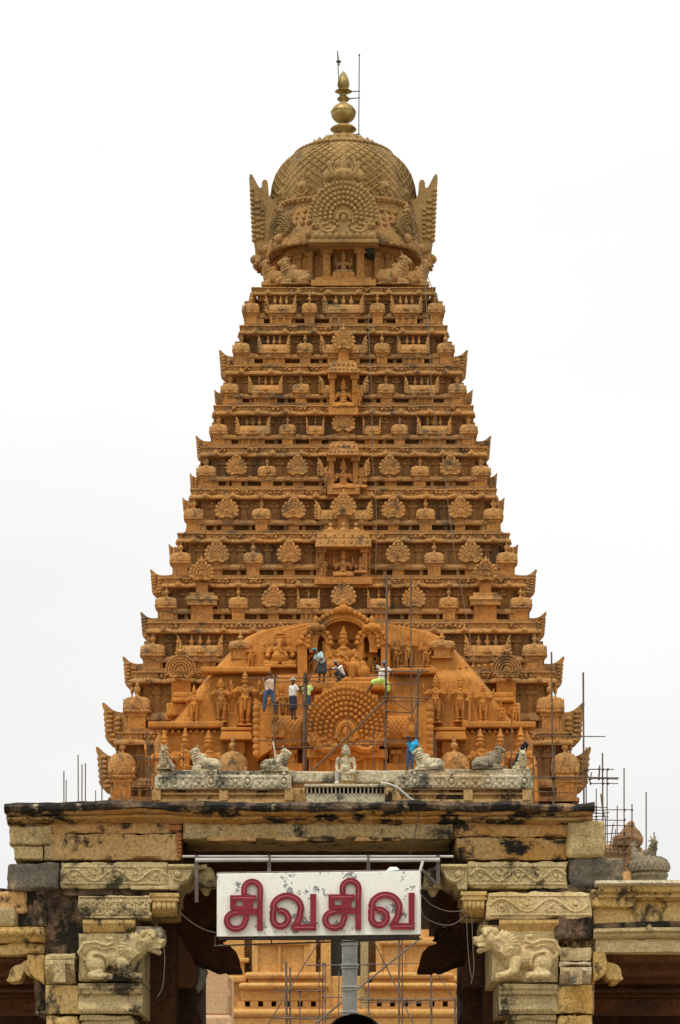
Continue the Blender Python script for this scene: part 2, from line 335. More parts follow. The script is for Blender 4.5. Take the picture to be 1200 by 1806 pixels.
def head_mb(b, c, r, crown=.2, halo=0):
    x, y, z = c
    b.ell(c, (r*.82, r*.85, r*1.05), 10, 8); b.ell((x, y-r*.85, z-r*.1), (r*.16, r*.2, r*.28), 6, 5)
    for s in (-1, 1): b.ell((x+s*r*.95, y, z-r*.25), (r*.22, r*.3, r*.55), 6, 5)
    if crown: 
        b.tube([(x, y, z+r*.55), (x, y, z+r*.55+crown*.6), (x, y, z+r*.55+crown)], r*.88, 10, r1=r*.35)
        b.ell((x, y, z+r*.55+crown*1.02), r*.34, 8, 5)
        for q in (.1, .45): b.tube([(x+r*(1.02-.4*q)*math.cos(a), y+r*(1.02-.4*q)*math.sin(a), z+r*.55+crown*q) for a in [2*PI*k/12 for k in range(12)]], r*.14, 5, True)
    if halo:
        for k in range(9):
            a = PI*(k+.5)/9; b.cap((x+r*1.1*math.cos(a), y+r*.3, z+r*1.1*math.sin(a)), (x+halo*math.cos(a), y+r*.3, z+halo*math.sin(a)), r*.2, r*.1, 6)
def standing_mb(sway=0, arms=4, crown=.16, halo=0, lean=0, club=0):
    b = MB(); s_ = sway
    for s in (-1, 1):
        b.cap((s*.055+s_*.3, 0, .46), (s*.062+s_*.2, -.02, .25), .062, .046); b.cap((s*.062+s_*.2, -.02, .25), (s*.055, .0, .05), .045, .03)
        b.cap((s*.055, .0, .025), (s*.085, -.075, .02), .027, .022, 8)
        b.tube([(s*.062+s_*.2+.05*math.cos(a), -.02+.05*math.sin(a), .09) for a in [2*PI*k/8 for k in range(8)]], .012, 5, True)
        b.tube([(s*.10, 0, .47), (s*.17, 0, .38), (s*.16, 0, .24), (s*.21, 0, .18)], .016, 6)      # sash ends
        sh = (s*.125+s_*.1, .0, .67); el = (s*.19, -.01, .53); ha = (s*.17, -.10, .60) if arms > 2 or s < 0 else (s*.13, -.08, .46)
        b.cap(sh, el, .042, .034); b.cap(el, ha, .032, .024); b.ell(ha, .032, 8, 6)
        b.tube([(sh[0]*.55+el[0]*.45+.045*math.cos(a), .045*math.sin(a), .61) for a in [2*PI*k/8 for k in range(8)]], .012, 5, True)
        if arms > 2:
            e2 = (s*.235, .03, .60); h2 = (s*.25, .0, .73)
            b.cap(sh, e2, .036, .03); b.cap(e2, h2, .028, .02); b.ell(h2, .026, 8, 6); b.cap((s*.25, 0, .75), (s*.265, 0, .82), .03, .016, 6)
    b.ell((s_*.3, 0, .475), (.105, .075, .065), 12, 8); b.ell((s_*.25, -.01, .545), (.082, .062, .075), 12, 8); b.ell((s_*.12, 0, .635), (.115, .072, .085), 12, 8)
    b.tube([(s_*.3+.105*math.cos(a), .08*math.sin(a), .495+.01*math.sin(3*a)) for a in [2*PI*k/14 for k in range(14)]], .018, 6, True)
    b.cap((s_*.3, -.08, .47), (s_*.2, -.085, .27), .026, .014, 8)                                   # apron fold
    b.tube([(s_*.12-.08, -.06, .68), (s_*.15, -.085, .60), (s_*.2+.06, -.065, .52)], .012, 5)
    b.cap((s_*.1, 0, .69), (lean, 0, .76), .04, .034); b.ell((s_*.1, -.02, .70), (.075, .06, .025), 10, 6)
    head_mb(b, (lean, -.01, .80), .058, crown, halo)
    if club: b.cap((.20, -.06, .02), (.20, -.06, .46), .04, .018)
    b.box(-.15, .15, -.11, .06, -.01, .02)
    return b
def seated_mb(arms=4, halo=0, pendant=False):
    b = MB()
    if pendant:
        for s in (-1, 1):
            b.cap((s*.09, 0, .30), (s*.15, -.20, .31), .085, .075); b.cap((s*.15, -.20, .30), (s*.13, -.18, .06), .07, .045); b.cap((s*.13, -.18, .03), (s*.17, -.28, .025), .04, .03)
    else:
        for s in (-1, 1):
            b.cap((s*.08, -.02, .13), (s*.30, -.12, .10), .085, .06); b.cap((s*.30, -.12, .09), (-s*.05, -.20, .08), .055, .038)
        b.box(-.34, .34, -.24, .10, 0, .05); b.ell((0, -.07, .045), (.36, .2, .04), 16, 6)
    z0 = .30 if pendant else .14; k = (1-z0)/.86
    b.ell((0, 0, z0+.02), (.145, .11, .08), 12, 8); b.ell((0, -.02, z0+.14*k), (.11, .085, .12), 12, 8); b.ell((0, 0, z0+.27*k), (.165, .10, .11), 12, 8)
    b.tube([(.125*math.cos(a), .10*math.sin(a)-.01, z0+.06) for a in [2*PI*q/14 for q in range(14)]], .02, 6, True)
    for s in (-1, 1):
        sh = (s*.18, 0, z0+.32*k); el = (s*.25, -.03, z0+.14*k); ha = (s*.20, -.15, z0+.20*k)
        b.cap(sh, el, .056, .044); b.cap(el, ha, .042, .03); b.ell(ha, .04)
        if arms > 2:
            e2 = (s*.31, .03, z0+.24*k); h2 = (s*.30, 0, z0+.42*k); b.cap(sh, e2, .045, .036); b.cap(e2, h2, .034, .026); b.ell(h2, .034); b.cap(h2, (s*.315, 0, z0+.52*k), .03, .018, 6)
    b.tube([(-.12, -.08, z0+.34*k), (0, -.115, z0+.22*k), (.08, -.095, z0+.12*k)], .015, 5); b.ell((0, -.03, z0+.37*k), (.10, .085, .03), 10, 6)
    b.cap((0, 0, z0+.36*k), (0, 0, z0+.46*k), .055, .045); head_mb(b, (0, -.01, z0+.53*k), .085*k+.004, .20*k, halo)
    return b
def ganesha_mb():
    b = MB()
    for s in (-1, 1):
        b.cap((s*.12, 0, .12), (s*.36, -.12, .11), .11, .08); b.cap((s*.36, -.12, .09), (s*.08, -.20, .08), .065, .05)
        b.cap((s*.22, 0, .50), (s*.34, -.03, .32), .07, .055); b.cap((s*.34, -.03, .32), (s*.30, -.18, .28), .05, .04); b.ell((s*.30, -.2, .28), .05)
        b.cap((s*.22, .02, .52), (s*.42, .03, .42), .055, .045); b.cap((s*.42, .03, .42), (s*.42, 0, .58), .042, .03); b.ell((s*.42, 0, .6), .05)
        b.ell((s*.19, .03, .66), (.10, .03, .10), 10, 7)
    b.ell((0, -.06, .26), (.23, .19, .19), 14, 9); b.ell((0, 0, .46), (.23, .13, .12), 12, 8); b.ell((0, -.04, .67), (.12, .12, .12), 12, 8)
    b.tube([(0, -.14, .70), (-.015, -.19, .58), (-.02, -.21, .46), (.02, -.23, .38), (.10, -.22, .36)], .068, 10, r1=.03)
    b.tube([(0, -.02, .75), (0, -.02, .88), (0, -.02, .98)], .10, 10, r1=.035); b.ell((0, -.02, 1.0), .035)
    for q in (.78, .86): b.tube([(.105*math.cos(a), -.02+.105*math.sin(a), q) for a in [2*PI*k/12 for k in range(12)]], .02, 5, True)
    b.box(-.42, .42, -.24, .1, -.02, .05)
    return b
FIG = {}
for nm, fn in dict(four_armed=lambda: standing_mb(0, 4), haloed=lambda: standing_mb(.06, 4, .10, .13), guardian=lambda: standing_mb(-.05, 2, .18, 0, 0, 1), lady=lambda: standing_mb(.09, 2, .15, 0, -.01)).items():
    FIG[nm] = sculpt(nm+'_carving', fn(), .011, 'clean', 1)[0]
FIG['seated'] = sculpt('seated_carving', seated_mb(4), .013, 'clean', 1)[0]
FIG['throned'] = sculpt('throned_carving', seated_mb(4, 0, True), .011, 'clean', 1)[0]
FIG['elephant'] = sculpt('elephant_headed_carving', ganesha_mb(), .013, 'clean', 1)[0]
for nm in ('seated', 'lady', 'guardian'): FIG[nm+'_roof'] = FIG[nm].copy(); FIG[nm+'_roof'].materials[0] = M['ochre']
FIG['seated_cupola'] = FIG['seated'].copy(); FIG['seated_cupola'].materials[0] = M['roof']

# ------------------------------------------------------------------ tower templates (unit width, unit height, facing -y, back at y=0)
def squarish(a):                                    # rounded-square radius
    c, s = abs(math.cos(a)), abs(math.sin(a)); return 1/((c**6+s**6)**(1/6))
def half_disc(b, x, z, r, y0, y1, n=9):
    b.prism([(x+r*math.cos(PI*(k/(n-1)*1.24-.12)), z+r*math.sin(PI*(k/(n-1)*1.24-.12))) for k in range(n)], y0, y1)
def kuta_mb(dome=False):
    b = MB(); b.cur = 1
    b.box(-.40, .40, -.80, .5, 0, .05); b.box(-.31, .31, -.72, .5, .05, .34)
    for s in (-1, 1): b.box(s*.25-.05, s*.25+.05, -.745, -.71, .055, .30)
    b.box(-.37, .37, -.77, .5, .30, .36)
    b.cur = 0; c = (0, -.38, 0)
    pr = [(.40, .35), (.50, .365), (.515, .40), (.48, .42), (.495, .46), (.495, .54), (.475, .61), (.42, .665), (.30, .70), (.12, .72)] if not dome else [(.40, .35), (.50, .37), (.52, .40), (.46, .42), (.50, .48), (.51, .56), (.46, .66), (.36, .73), (.22, .775), (.12, .785)]
    b.smooth = True; b.lathe(pr, 24, c, None if dome else squarish)
    o = .05 if dome else 0
    b.lathe([(.10, .72+o), (.05, .76+o), (.05, .775+o), (.11, .80+o), (.125, .83+o), (.10, .86+o), (.04, .885+o), (.07, .90+o), (.05, .93+o), (.015, .99+o)], 10, c)
    b.smooth = False
    half_disc(b, 0, .50, .15, -.93, -.80); b.smooth = True; b.ell((0, -.93, .50), (.07, .03, .06), 8, 5); b.ell((0, -.90, .66), (.05, .04, .05), 6, 4)
    for k in range(7): b.ell((-.42+.14*k, -.875, .395), (.05, .03, .018), 6, 4)
    for k in range(6): b.ell((-.40+.16*k, -.85+.05*abs(k-2.5)/2.5*0, .47), (.045, .05, .028), 6, 4)
    for s in (-1, 1): b.ell((s*.40, -.72, .48), (.09, .12, .07), 6, 5)
    return b
def horn(b, s, x, y, z, w, h, d):                   # curled end gable of a barrel roof, seen edge-on
    b.prism([(x-s*w*.2, z), (x+s*w*.9, z), (x+s*w*1.05, z+h*.45), (x+s*w*.55, z+h*.72), (x+s*w*.9, z+h), (x+s*w*.1, z+h*.86), (x-s*w*.4, z+h*.62), (x-s*w*.25, z+h*.3)], y-d, y+d)
    b.smooth = True
    for k in range(4): b.ell((x+s*w*.7, y-d, z+h*(.12+.2*k)), (w*.34, d*.3, h*.09), 6, 4)
    b.smooth = False
def sala_mb(nf=3, wide=1.0):
    b = MB(); b.cur = 1; k = 1/wide
    b.box(-.40, .40, -.72*k, .5*k, 0, .05); b.box(-.34, .34, -.62*k, .5*k, .05, .34)
    for x in (-.31, -.11, .11, .31): b.box(x-.035, x+.035, -.70*k, -.65*k, .055, .30)
    b.box(-.43, .43, -.72*k, .3*k, .31, .355)
    b.cur = 0; yc, d = -.32*k, .50*k
    b.smooth = True
    b.prismx([(yc-d*1.04, .36), (yc-d*1.06, .395), (yc-d, .42), (yc-d*1.0, .47), (yc-d*.93, .55), (yc-d*.72, .635), (yc-d*.35, .685), (yc, .70), (yc+d*.35, .685), (yc+d, .55), (yc+d, .36)], -.46, .46)
    b.smooth = False
    for s in (-1, 1): horn(b, s, s*.43, yc-d*.35, .37, .085, .52, d*.74)
    half_disc(b, 0, .50, .085, yc-d*1.2, yc-d*.8); b.smooth = True; b.ell((0, yc-d*1.2, .50), (.04, .03*k, .05), 8, 5)
    for q in range(12): b.ell((-.41+.0745*q, yc-d*1.05, .40), (.026, .03*k, .018), 6, 4); b.ell((-.41+.0745*q, yc-d*.98, .475), (.026, .05*k, .024), 6, 4)
    for q in range(nf):
        x = (q-(nf-1)/2)*.19; b.lathe([(.045, .69), (.02, .72), (.055, .755), (.058, .79), (.035, .82), (.02, .84), (.03, .86), (.006, .92)], 8, (x, yc, 0))
    return b
def fan(b, cx, cz, R, y, th, rows=3, niche=True, crest=True, nu=6):
    """horseshoe gable: disc rimmed with rings of beads, two scrolls at its foot and a lion-face crest"""
    pts = []
    for k in range(33):
        a = PI*(-.22+1.44*k/32); r = R*((1 if rows > 3 else .86)+.05*math.cos(k*PI)); pts.append((cx+r*math.cos(a), cz+r*math.sin(a)))
    b.smooth = False; b.prism(pts, y-th, y+th)
    b.smooth = True
    for j in range(rows):
        rr = R*(.92-.70*j/rows); n = max(5, int(rr/R*(11+4*rows))); br = .62*R/rows*.55
        oz = 0
        if rows > 3: oz = -.16*R; rr *= 1.12
        if rows == 3 and j == 0: rr = R*.95; n = 11; br = R*.17
        for k in range(n):
            a = PI*(-.12+1.24*k/(n-1)) if rows <= 3 else PI*(-.04+1.08*k/(n-1)); bw = min(br, PI*1.24*rr/n*.55)
            b.ell((cx+rr*math.cos(a), y-th*(1.0+.10*j), cz+oz+rr*math.sin(a)), (bw, th*.5, br), nu, 4)
        if rows > 3:
            a0 = [PI*(-.04+1.08*q/20) for q in range(21)]; ra = rr-br*1.15
            b.tube([(cx+ra*math.cos(a), y-th*1.05, cz+oz+ra*math.sin(a)) for a in a0], br*.25, 4)
    for s in (-1, 1):                                # scrolls
        sp = [(cx+s*R*.55+s*R*(.36-.05*q)*math.cos(PI*.9-q*.62), y-th*1.1, cz-R*.45+R*(.30-.04*q)*math.sin(PI*.9-q*.62)*-1) for q in range(8)]
        b.tube(sp, R*.10, 6, r1=R*.05); b.ell((cx+s*R*.42, y-th*.3, cz-R*.5), (R*.45, th*.9, R*.20), 10, 5); b.ell((cx+s*R*.80, y-th*.7, cz-R*.38), (R*.2, th*.8, R*.2), 8, 5)
        if rows > 3:
            for q in range(7): b.ell((cx+s*R*(.14+.13*q), y-th*1.25, cz-R*(.62-.03*q+.05*math.sin(q*2.1))), (R*.075, th*.35, R*.055), 6, 4); b.ell((cx+s*R*(.18+.11*q), y-th*1.2, cz-R*(.36+.06*math.cos(q*1.7))), (R*.06, th*.4, R*.06), 6, 4)
    if niche:
        b.tube([(cx+R*.20*math.cos(a), y-th*1.25, cz-R*.28+R*.26*math.sin(a)) for a in [PI*q/8 for q in range(9)]], R*.06, 5); b.ell((cx, y-th*1.2, cz-R*.2), (R*.1, th*.4, R*.14), 6, 5)
    if crest:
        b.ell((cx, y-th*.6, cz+R*1.14), (R*.30, th*1.2, R*.22), 8, 6); b.ell((cx, y-th*.3, cz+R*1.42), (R*.12, th*.8, R*.26), 6, 5)
        for s in (-1, 1):
            b.ell((cx+s*R*.13, y-th*1.5, cz+R*1.16), R*.08, 6, 5); b.ell((cx+s*R*.30, y-th*.5, cz+R*1.08), (R*.14, th*.7, R*.10), 6, 5)
            b.tube([(cx+s*R*.18, y-th*.5, cz+R*1.2), (cx+s*R*.30, y-th*.5, cz+R*1.34), (cx+s*R*.24, y-th*.5, cz+R*1.5)], R*.07, 5, r1=R*.03)
def kudu_mb():
    b = MB(); b.cur = 1; b.box(-.30, .30, -.62, .2, 0, .05); b.box(-.22, .22, -.56, .2, .05, .40); b.box(-.27, .27, -.60, .2, .33, .38); b.cur = 0
    b.prism([(.30*math.cos(a), .60+.26*math.sin(a)) for a in [2*PI*q/14 for q in range(14)]], -.62, .1)
    b2 = MB(); fan(b2, 0, 0, 1, 0, .13, 3); b2.mi = [0]*len(b2.f)
    b.put(b2, TR(0, -.66, .585, .455, .75, .27)); return b
def squat(mb):                                       # low bodies, tall roofs
    f = lambda z: z if z < .36 else (.36+(z-.36)*.31/.37 if z < .73 else .67+(z-.73)*1.22)
    mb.v = [(x*1.05, y, f(z)) for x, y, z in mb.v]; return mb
T_KUTA, T_DOME, T_SALA, T_SALA2, T_KUDU = squat(kuta_mb()), kuta_mb(True), squat(sala_mb(3, 1.9)), squat(sala_mb(1, 1.1)), kudu_mb()
ME = {k: t.mesh(k, ['roof', 'ochre'], False)[0] for k, t in dict(square_pavilion=T_KUTA, domed_pavilion=T_DOME, barrel_pavilion=T_SALA, short_barrel_pavilion=T_SALA2, gable_ornament=T_KUDU).items()}
TPL = dict(square_pavilion=T_KUTA, domed_pavilion=T_DOME, barrel_pavilion=T_SALA, short_barrel_pavilion=T_SALA2, gable_ornament=T_KUDU)

# ------------------------------------------------------------------ ground
g = MB(); g.add([(-2500, -600, 0), (2500, -600, 0), (2500, 4500, 0), (-2500, 4500, 0)], [(0, 1, 2, 3)]); g.build('ground', 'ground', kind='structure')

# ------------------------------------------------------------------ the tower
YC = 138.0; X0 = (606-600)*YC/F
def W(hw): return hw*YC/(F+hw)                       # half width in px of the front corner -> half width in metres
# frieze top, cornice bottom, cornice half width, half width of the pavilion row below, next base y
ST = [(507, 521, 160, 178), (574, 590, 181, 195), (645, 661, 206, 216), (715, 732, 227, 236), (788, 805, 250, 259), (862, 880, 268, 281), (940, 957, 291, 306), (1019, 1036, 318, 332), (1097, 1117, 345, 358), (1184, 1205, 371, 389), (1291, 1314, 401, 416)]
BASEY = 1412
S, B, K, H2, U = 'barrel_pavilion', 'short_barrel_pavilion', 'square_pavilion', 'gable_ornament', 'domed_pavilion'
ROWS = [[(162, 27, K), (111, 52, S), (60, 27, K), (0, 68, S)],
        [(180, 29, K), (123, 53, S), (68, 28, K), (0, 78, S), (0, 42, H2)],
        [(200, 30, K), (138, 57, S), (75, 30, K), (0, 82, S)],
        [(220, 30, K), (160, 57, S), (99, 29, K), (50, 30, B), (0, 42, H2)],
        [(242, 33, K), (189, 39, H2), (135, 32, K), (81, 38, H2), (0, 86, S)],
        [(264, 34, K), (206, 43, H2), (145, 33, K), (88, 43, H2), (0, 96, S), (0, 45, H2)],
        [(288, 36, K), (224, 44, H2), (160, 35, K), (96, 44, H2)],
        [(313, 37, K), (250, 44, 'canopy'), (186, 34, K), (124, 43, H2), (62, 38, B), (0, 46, H2)],
        [(337, 43, K), (254, 76, S)],
        [(365, 47, K), (287, 50, 'tall')],
        [(391, 50, U)]]
tower = thing('temple_tower', (X0, YC, 0), 'towering ochre stone temple pyramid of carved storeys under a ribbed dome', 'temple tower')
side = MB()
core = MB(); core.box(X0-10.2, X0+10.2, YC-10.2, YC+10.2, 0, Z(BASEY, YC-11.2)-.05); core.build('base_wall', 'ochre', tower)
storeys = []
for i, (yt, yc, hc, hp) in enumerate(ST):
    yb = ST[i+1][0] if i < len(ST)-1 else BASEY
    wc = W(hc); wp = W(hp); ww = wc-.42
    zt, zk = Z(yt, YC-wc), Z(yc, YC-wc); zb = Z(yb, YC-wp)
    # wall of the storey
    m = MB(); m.box(X0-ww, X0+ww, YC-ww, YC+ww, zb-1.4, zk+.02)
    npil = 5+i//2*2
    for fx in range(4):
        for q in range(npil*2):
            t = -1+(q+.5)/npil; px = t*ww*.97; T = Matrix.Translation((X0, YC, 0)) @ Matrix.Rotation(fx*PI/2, 4, 'Z')
            p = MB(); hh = zk-zb; pw = .13
            p.box(px-pw, px+pw, -ww-.07, -ww+.1, zb, zk-.30*hh*.5); p.box(px-pw*1.7, px+pw*1.7, -ww-.13, -ww+.1, zk-.20*hh, zk-.13*hh, 0, 0); p.box(px-pw*1.2, px+pw*1.2, -ww-.10, -ww+.1, zk-.13*hh, zk)
            p.smooth = True; p.ell((px, -ww-.14, zk-.07*hh), (.10, .06, .05*hh), 6, 4)
            m.put(p, T)
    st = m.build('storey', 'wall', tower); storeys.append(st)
    # cornice with shallow bays above the pavilions
    plan = []; ins = []
    for c, w, k in ROWS[i]:
        for s in ((-1, 1) if c else (1,)): ins.append((s*c*wc/hc if abs(c)+w/2 < hc else s*(wc-w*wc/hc/2), w*wc/hc/2*1.05))
    ins = sorted(ins); bays = []
    for c, w in ins:
        a0, a1 = max(c-w, -wc+.02), min(c+w, wc-.02)
        if bays and a0 < bays[-1][1]+.1: bays[-1] = (bays[-1][0], max(a1, bays[-1][1]))
        else: bays.append((a0, a1))
    for fx in range(4):
        R = Matrix.Rotation(fx*PI/2, 2)
        for a0, a1 in bays:
            lo, hi = a0 < -wc+.3, a1 > wc-.3
            for q in ([] if lo else [(a0, -wc), (a0, -wc-.10)])+([(wc+.10, -wc-.10)] if hi else [(a1, -wc-.10), (a1, -wc)]): v = R @ Vector(q); plan.append((X0+v.x, YC+v.y))
    h = zt-zk; c_ = MB()
    c_.sweep([(-.24, zk+.01), (-.03, zk), (.0, zk+.06*h), (.0, zk+.24*h), (-.05, zk+.36*h), (-.12, zk+.42*h), (-.12, zk+.86*h), (-.03, zk+.88*h), (-.03, zk+h), (-.24, zk+h+.01)], plan); c_.box(X0-wc+.20, X0+wc-.20, YC-wc+.20, YC+wc-.20, zk+.015, zt+.004)
    # small horseshoe gables along the rounded cornice
    nk = int(2*wc/1.25)
    for fx in range(4):
        T = Matrix.Translation((X0, YC, 0)) @ Matrix.Rotation(fx*PI/2, 4, 'Z')
        for q in range(nk):
            x = -wc+(q+.5)*2*wc/nk; d = MB(); half_disc(d, x, zk+.24*h, .15, -wc-.15, -wc+.1, 7); d.smooth = True; d.ell((x, -wc-.15, zk+.28*h), (.07, .04, .06), 6, 4); d.ell((x, -wc-.04, zk+.24*h+.17), .05, 6, 4)
            c_.put(d, T)
    c_.build('cornice', 'roof', st)
    fr = MB(); fr.smooth = True; nb = int(2*wc/.21)
    for fx in (0, 1, 3):
        T = Matrix.Translation((X0, YC, 0)) @ Matrix.Rotation(fx*PI/2, 4, 'Z')
        for q in range(nb):
            x = -wc+.1+(q+.5)*(2*wc-.2)/nb; j = random.uniform(.75, 1.1)
            fr.ell((0, 0, 0), (.078*j, .09, .17*h*j), 6, 4, T @ Matrix.Translation((x, -wc+.05, zk+.65*h+random.uniform(-.02, .02))))
            if q % 3 == 0: fr.ell((0, 0, 0), (.05, .05, .05), 5, 4, T @ Matrix.Translation((x+.09, -wc+.0, zk+.80*h)))
    fr.build('animal_frieze', 'roof', st, kind='stuff')
    # connecting low wall between pavilions: ledge, slot, little roof
    lw = MB(); rh = zk-zb; d = (wp-ww); y_ = -(ww+.55*d)
    for fx in (0, 1, 3):
        T = Matrix.Translation((X0, YC, 0)) @ Matrix.Rotation(fx*PI/2, 4, 'Z'); q = MB(); L2 = ww+.5*d
        q.box(-L2-.1, L2+.1, y_-.36, y_+.5, zb-.02, zb+.07*rh); q.box(-L2, L2, y_+.22, y_+.5, zb+.06*rh, zb+.24*rh)
        q.prismx([(y_-.22, zb+.24*rh), (y_-.24, zb+.30*rh), (y_-.14, zb+.37*rh), (y_+.05, zb+.42*rh), (y_+.5, zb+.42*rh), (y_+.5, zb+.24*rh)], -L2-.05, L2+.05)
        n2 = int(2*L2/.8)
        for e in range(n2):
            x = -L2+(e+.5)*2*L2/n2; half_disc(q, x, zb+.30*rh, .15, y_-.27, y_, 7); q.box(x-.28, x-.12, y_-.08, y_+.3, zb+.06*rh, zb+.25*rh)
        lw.put(q, T)
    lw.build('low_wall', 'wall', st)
    # pavilions
    ph = (zk-zb)*1.10; sc = (YC-wp)/F
    for c, w, k in ROWS[i]:
        for s in ((-1, 1) if c else (1,)):
            wm = w*sc; x = s*c*sc; bk = -(wp-.62*wm) if k != S else -(wp-.42*wm*.9)
            if k in ('canopy', 'tall'): continue
            dy = .42*wm if (k == H2 and c == 0 and i in (1, 5)) else 0
            sx = wm*(1.0 if k in (K, U) else 1.0)
            sy = wm*.72 if k != S else wm*.72
            if k == S: bk = -wp+.62
            elif k == B: bk = -wp+.62
            else: bk = -wp+.62
            f = {K: .66/.93, U: .66/.93, S: .62*1.9/.93, B: .62*1.1/.93, H2: .62/.85}[k]
            zo = 0 if not dy else .25*ph
            hh = ph if not (k == H2 and dy) else ph*1.05
            if k == H2 and c == 0 and i in (3, 7): hh = ph*1.12
            place(k, ME[k], (X0+x, YC+bk-dy*.8, zb-.01), st, scale=(sx, f, hh))
            for rz in (PI/2, -PI/2):
                side.put(TPL[k], Matrix.Translation((X0, YC, 0)) @ Matrix.Rotation(rz, 4, 'Z') @ TR(x, bk-dy*.8, zb-.01, sx, f, hh))
        for s in (-1, 1):
            if k == 'canopy':                        # gable over a wide canopied pier
                q = MB(); x = X0+s*c*sc; y = YC-wp
                q.cur = 1; q.box(x-.62, x+.62, y-.05, y+.9, zb, zb+.10); q.box(x-.5, x+.5, y+.02, y+.9, zb+.10, zb+.75)
                q.cur = 0; q.box(x-.68, x+.68, y-.16, y+.9, zb+.75, zb+.95); q.box(x-.74, x+.74, y-.22, y+.9, zb+.97, zb+1.14, .06, .06); q.box(x-.55, x+.55, y-.1, y+.9, zb+1.14, zb+1.30)
                q.cur = 1; q.box(x-.26, x+.26, y-.02, y+.9, zb+1.30, zb+1.75)
                q.cur = 0; b2 = MB(); fan(b2, 0, 0, 1, 0, .13, 3); b2.mi = [0]*len(b2.f); q.put(b2, TR(x, y-.1, zb+2.15, .52, .9, .46)); q.build('canopied_gable', ['roof', 'ochre'], st)
            if k == 'tall':                          # large gable on a moulded pier
                q = MB(); x = X0+s*c*sc; y = YC-wp; z0 = Z(1205, y)
                q.cur = 1; q.box(x-.42, x+.42, y+.0, y+.9, zb, z0+.1); q.box(x-.62, x+.62, y-.12, y+.9, zb+.2, zb+.42); q.box(x-.8, x+.8, y-.22, y+.9, zb-.3, zb+.05)
                q.cur = 0; b2 = MB(); fan(b2, 0, 0, 1, 0, .13, 4); b2.mi = [0]*len(b2.f); q.put(b2, TR(x, y-.2, z0+.62, .62, 1.0, .62)); q.build('large_gable', ['roof', 'clean'], st)
side.mi = [0]*len(side.f)
side.build('side_carvings', 'roof', tower, kind='stuff')

# niches with seated deities on the central axis (rows 3, 5, 7)
def niche(i, y0, y1, hw, can_h, fig_y0, fig_y1, att):
    st = storeys[i]; wp = W(ST[i][3]); Yf = YC-wp-.35; sc = Yf/F; x = X(606, Yf)
    c = MB(); zt = Z(y0, Yf); zb = Z(y1, Yf); w = hw*sc
    c.box(x-w, x+w, Yf-.35, Yf+1.4, zt-can_h*.45, zt-can_h*.1, .05, .05); c.box(x-w*1.08, x+w*1.08, Yf-.45, Yf+1.4, zt-can_h, zt-can_h*.5, .06, .06); c.box(x-w*.8, x+w*.8, Yf-.25, Yf+1.4, zt-can_h*.1, zt+.05)
    c.smooth = True
    for k in range(7): c.ell((x-w*.9+k*w*.3, Yf-.42, zt-can_h*.72), (.07, .06, .07), 6, 4)
    for k in range(5): c.ell((x-w*.7+k*w*.35, Yf-.36, zt-can_h*.28), (.06, .06, .06), 6, 4)
    c.build('niche_canopy', 'roof', st)
    for s in (-1, 1):
        p = MB(); p.box(x+s*w*.82-.11, x+s*w*.82+.11, Yf-.05, Yf+.6, zb, zt-can_h-.18); p.box(x+s*w*.82-.2, x+s*w*.82+.2, Yf-.15, Yf+.6, zt-can_h-.2, zt-can_h); p.box(x+s*w*.82-.16, x+s*w*.82+.16, Yf-.1, Yf+.6, zb, zb+.15); p.build('niche_pilaster', 'ochre', st)
    bk = MB(); bk.box(x-w*1.05, x+w*1.05, Yf+.5, Yf+1.4, zb-.2, zt-can_h); bk.box(x-w*1.1, x+w*1.1, Yf-.25, Yf+.6, zb-.3, zb+.02); bk.build('niche_back', 'ochre', st)
    h = Z(fig_y0, Yf)-Z(fig_y1, Yf)
    place('seated_deity', FIG['seated_roof'], (x, Yf+.05, Z(fig_y1, Yf)), st, scale=(h*1.0, h, h))
    for px, a, b, k in att: hh = Z(a, Yf)-Z(b, Yf); place('attendant', FIG[k], (X(px, Yf), Yf-.05, Z(b, Yf)), st, scale=(hh, hh, hh))
niche(2, 640, 722, 24, .55, 664, 720, [(632, 678, 716, 'lady_roof')])
niche(4, 783, 862, 26, .60, 805, 864, [(577, 822, 860, 'guardian_roof'), (636, 828, 862, 'seated_roof')])
niche(6, 938, 1020, 46, .75, 964, 1018, [(571, 980, 1016, 'lady_roof'), (636, 980, 1012, 'seated_roof')])
# finials on the widest canopy
Yf = YC-W(306)-.35
for px in (583, 606, 629): q = MB(); q.smooth = True; q.lathe([(.16, 0), (.08, .1), (.2, .24), (.2, .34), (.1, .44), (.05, .5), (.1, .56), (.02, .72)], 10, (X(px, Yf), Yf+.5, Z(944, Yf))); q.build('canopy_finial', 'roof', storeys[6])
# gables of the flank faces, seen edge-on against the sky
def side_gable(yt, yb, xo, par):
    for s in (-1, 1):
        Yg = YC+random.uniform(-1.5, .5); o = (606-xo)*Yg/F; zt, zb = Z(yt, Yg), Z(yb, Yg); h = zt-zb; w = h*.62
        out_ = [(2.2, 0), (.75, 0), (.50, .02), (.30, .07), (.20, .14)]+[(.10+.055*(k % 2)-.008*k, .20+.065*k) for k in range(10)]+[(.02, .88), (.0, .97), (.03, 1.0), (.10, .985), (.20, .93), (.30, .87), (.44, .81), (.60, .775), (.8, .76), (1.1, .77), (1.4, .80), (2.2, .8)]
        q = MB(); q.prism([(X0+s*(o-w*a_), zb+h*b_) for a_, b_ in out_], Yg-h*.42, Yg+h*.42)
        q.smooth = True
        for k in range(7): q.ell((X0+s*(o-w*.30-(.12*w if k < 2 else 0)), Yg-h*.42, zb+h*(.10+.11*k)), (w*.17, h*.07, h*.06), 6, 5)
        for k in range(5): q.ell((X0+s*(o-w*.62), Yg-h*.43, zb+h*(.12+.12*k)), (w*.16, h*.08, h*.07), 6, 5)
        q.build('flank_gable', 'roof', storeys[par])
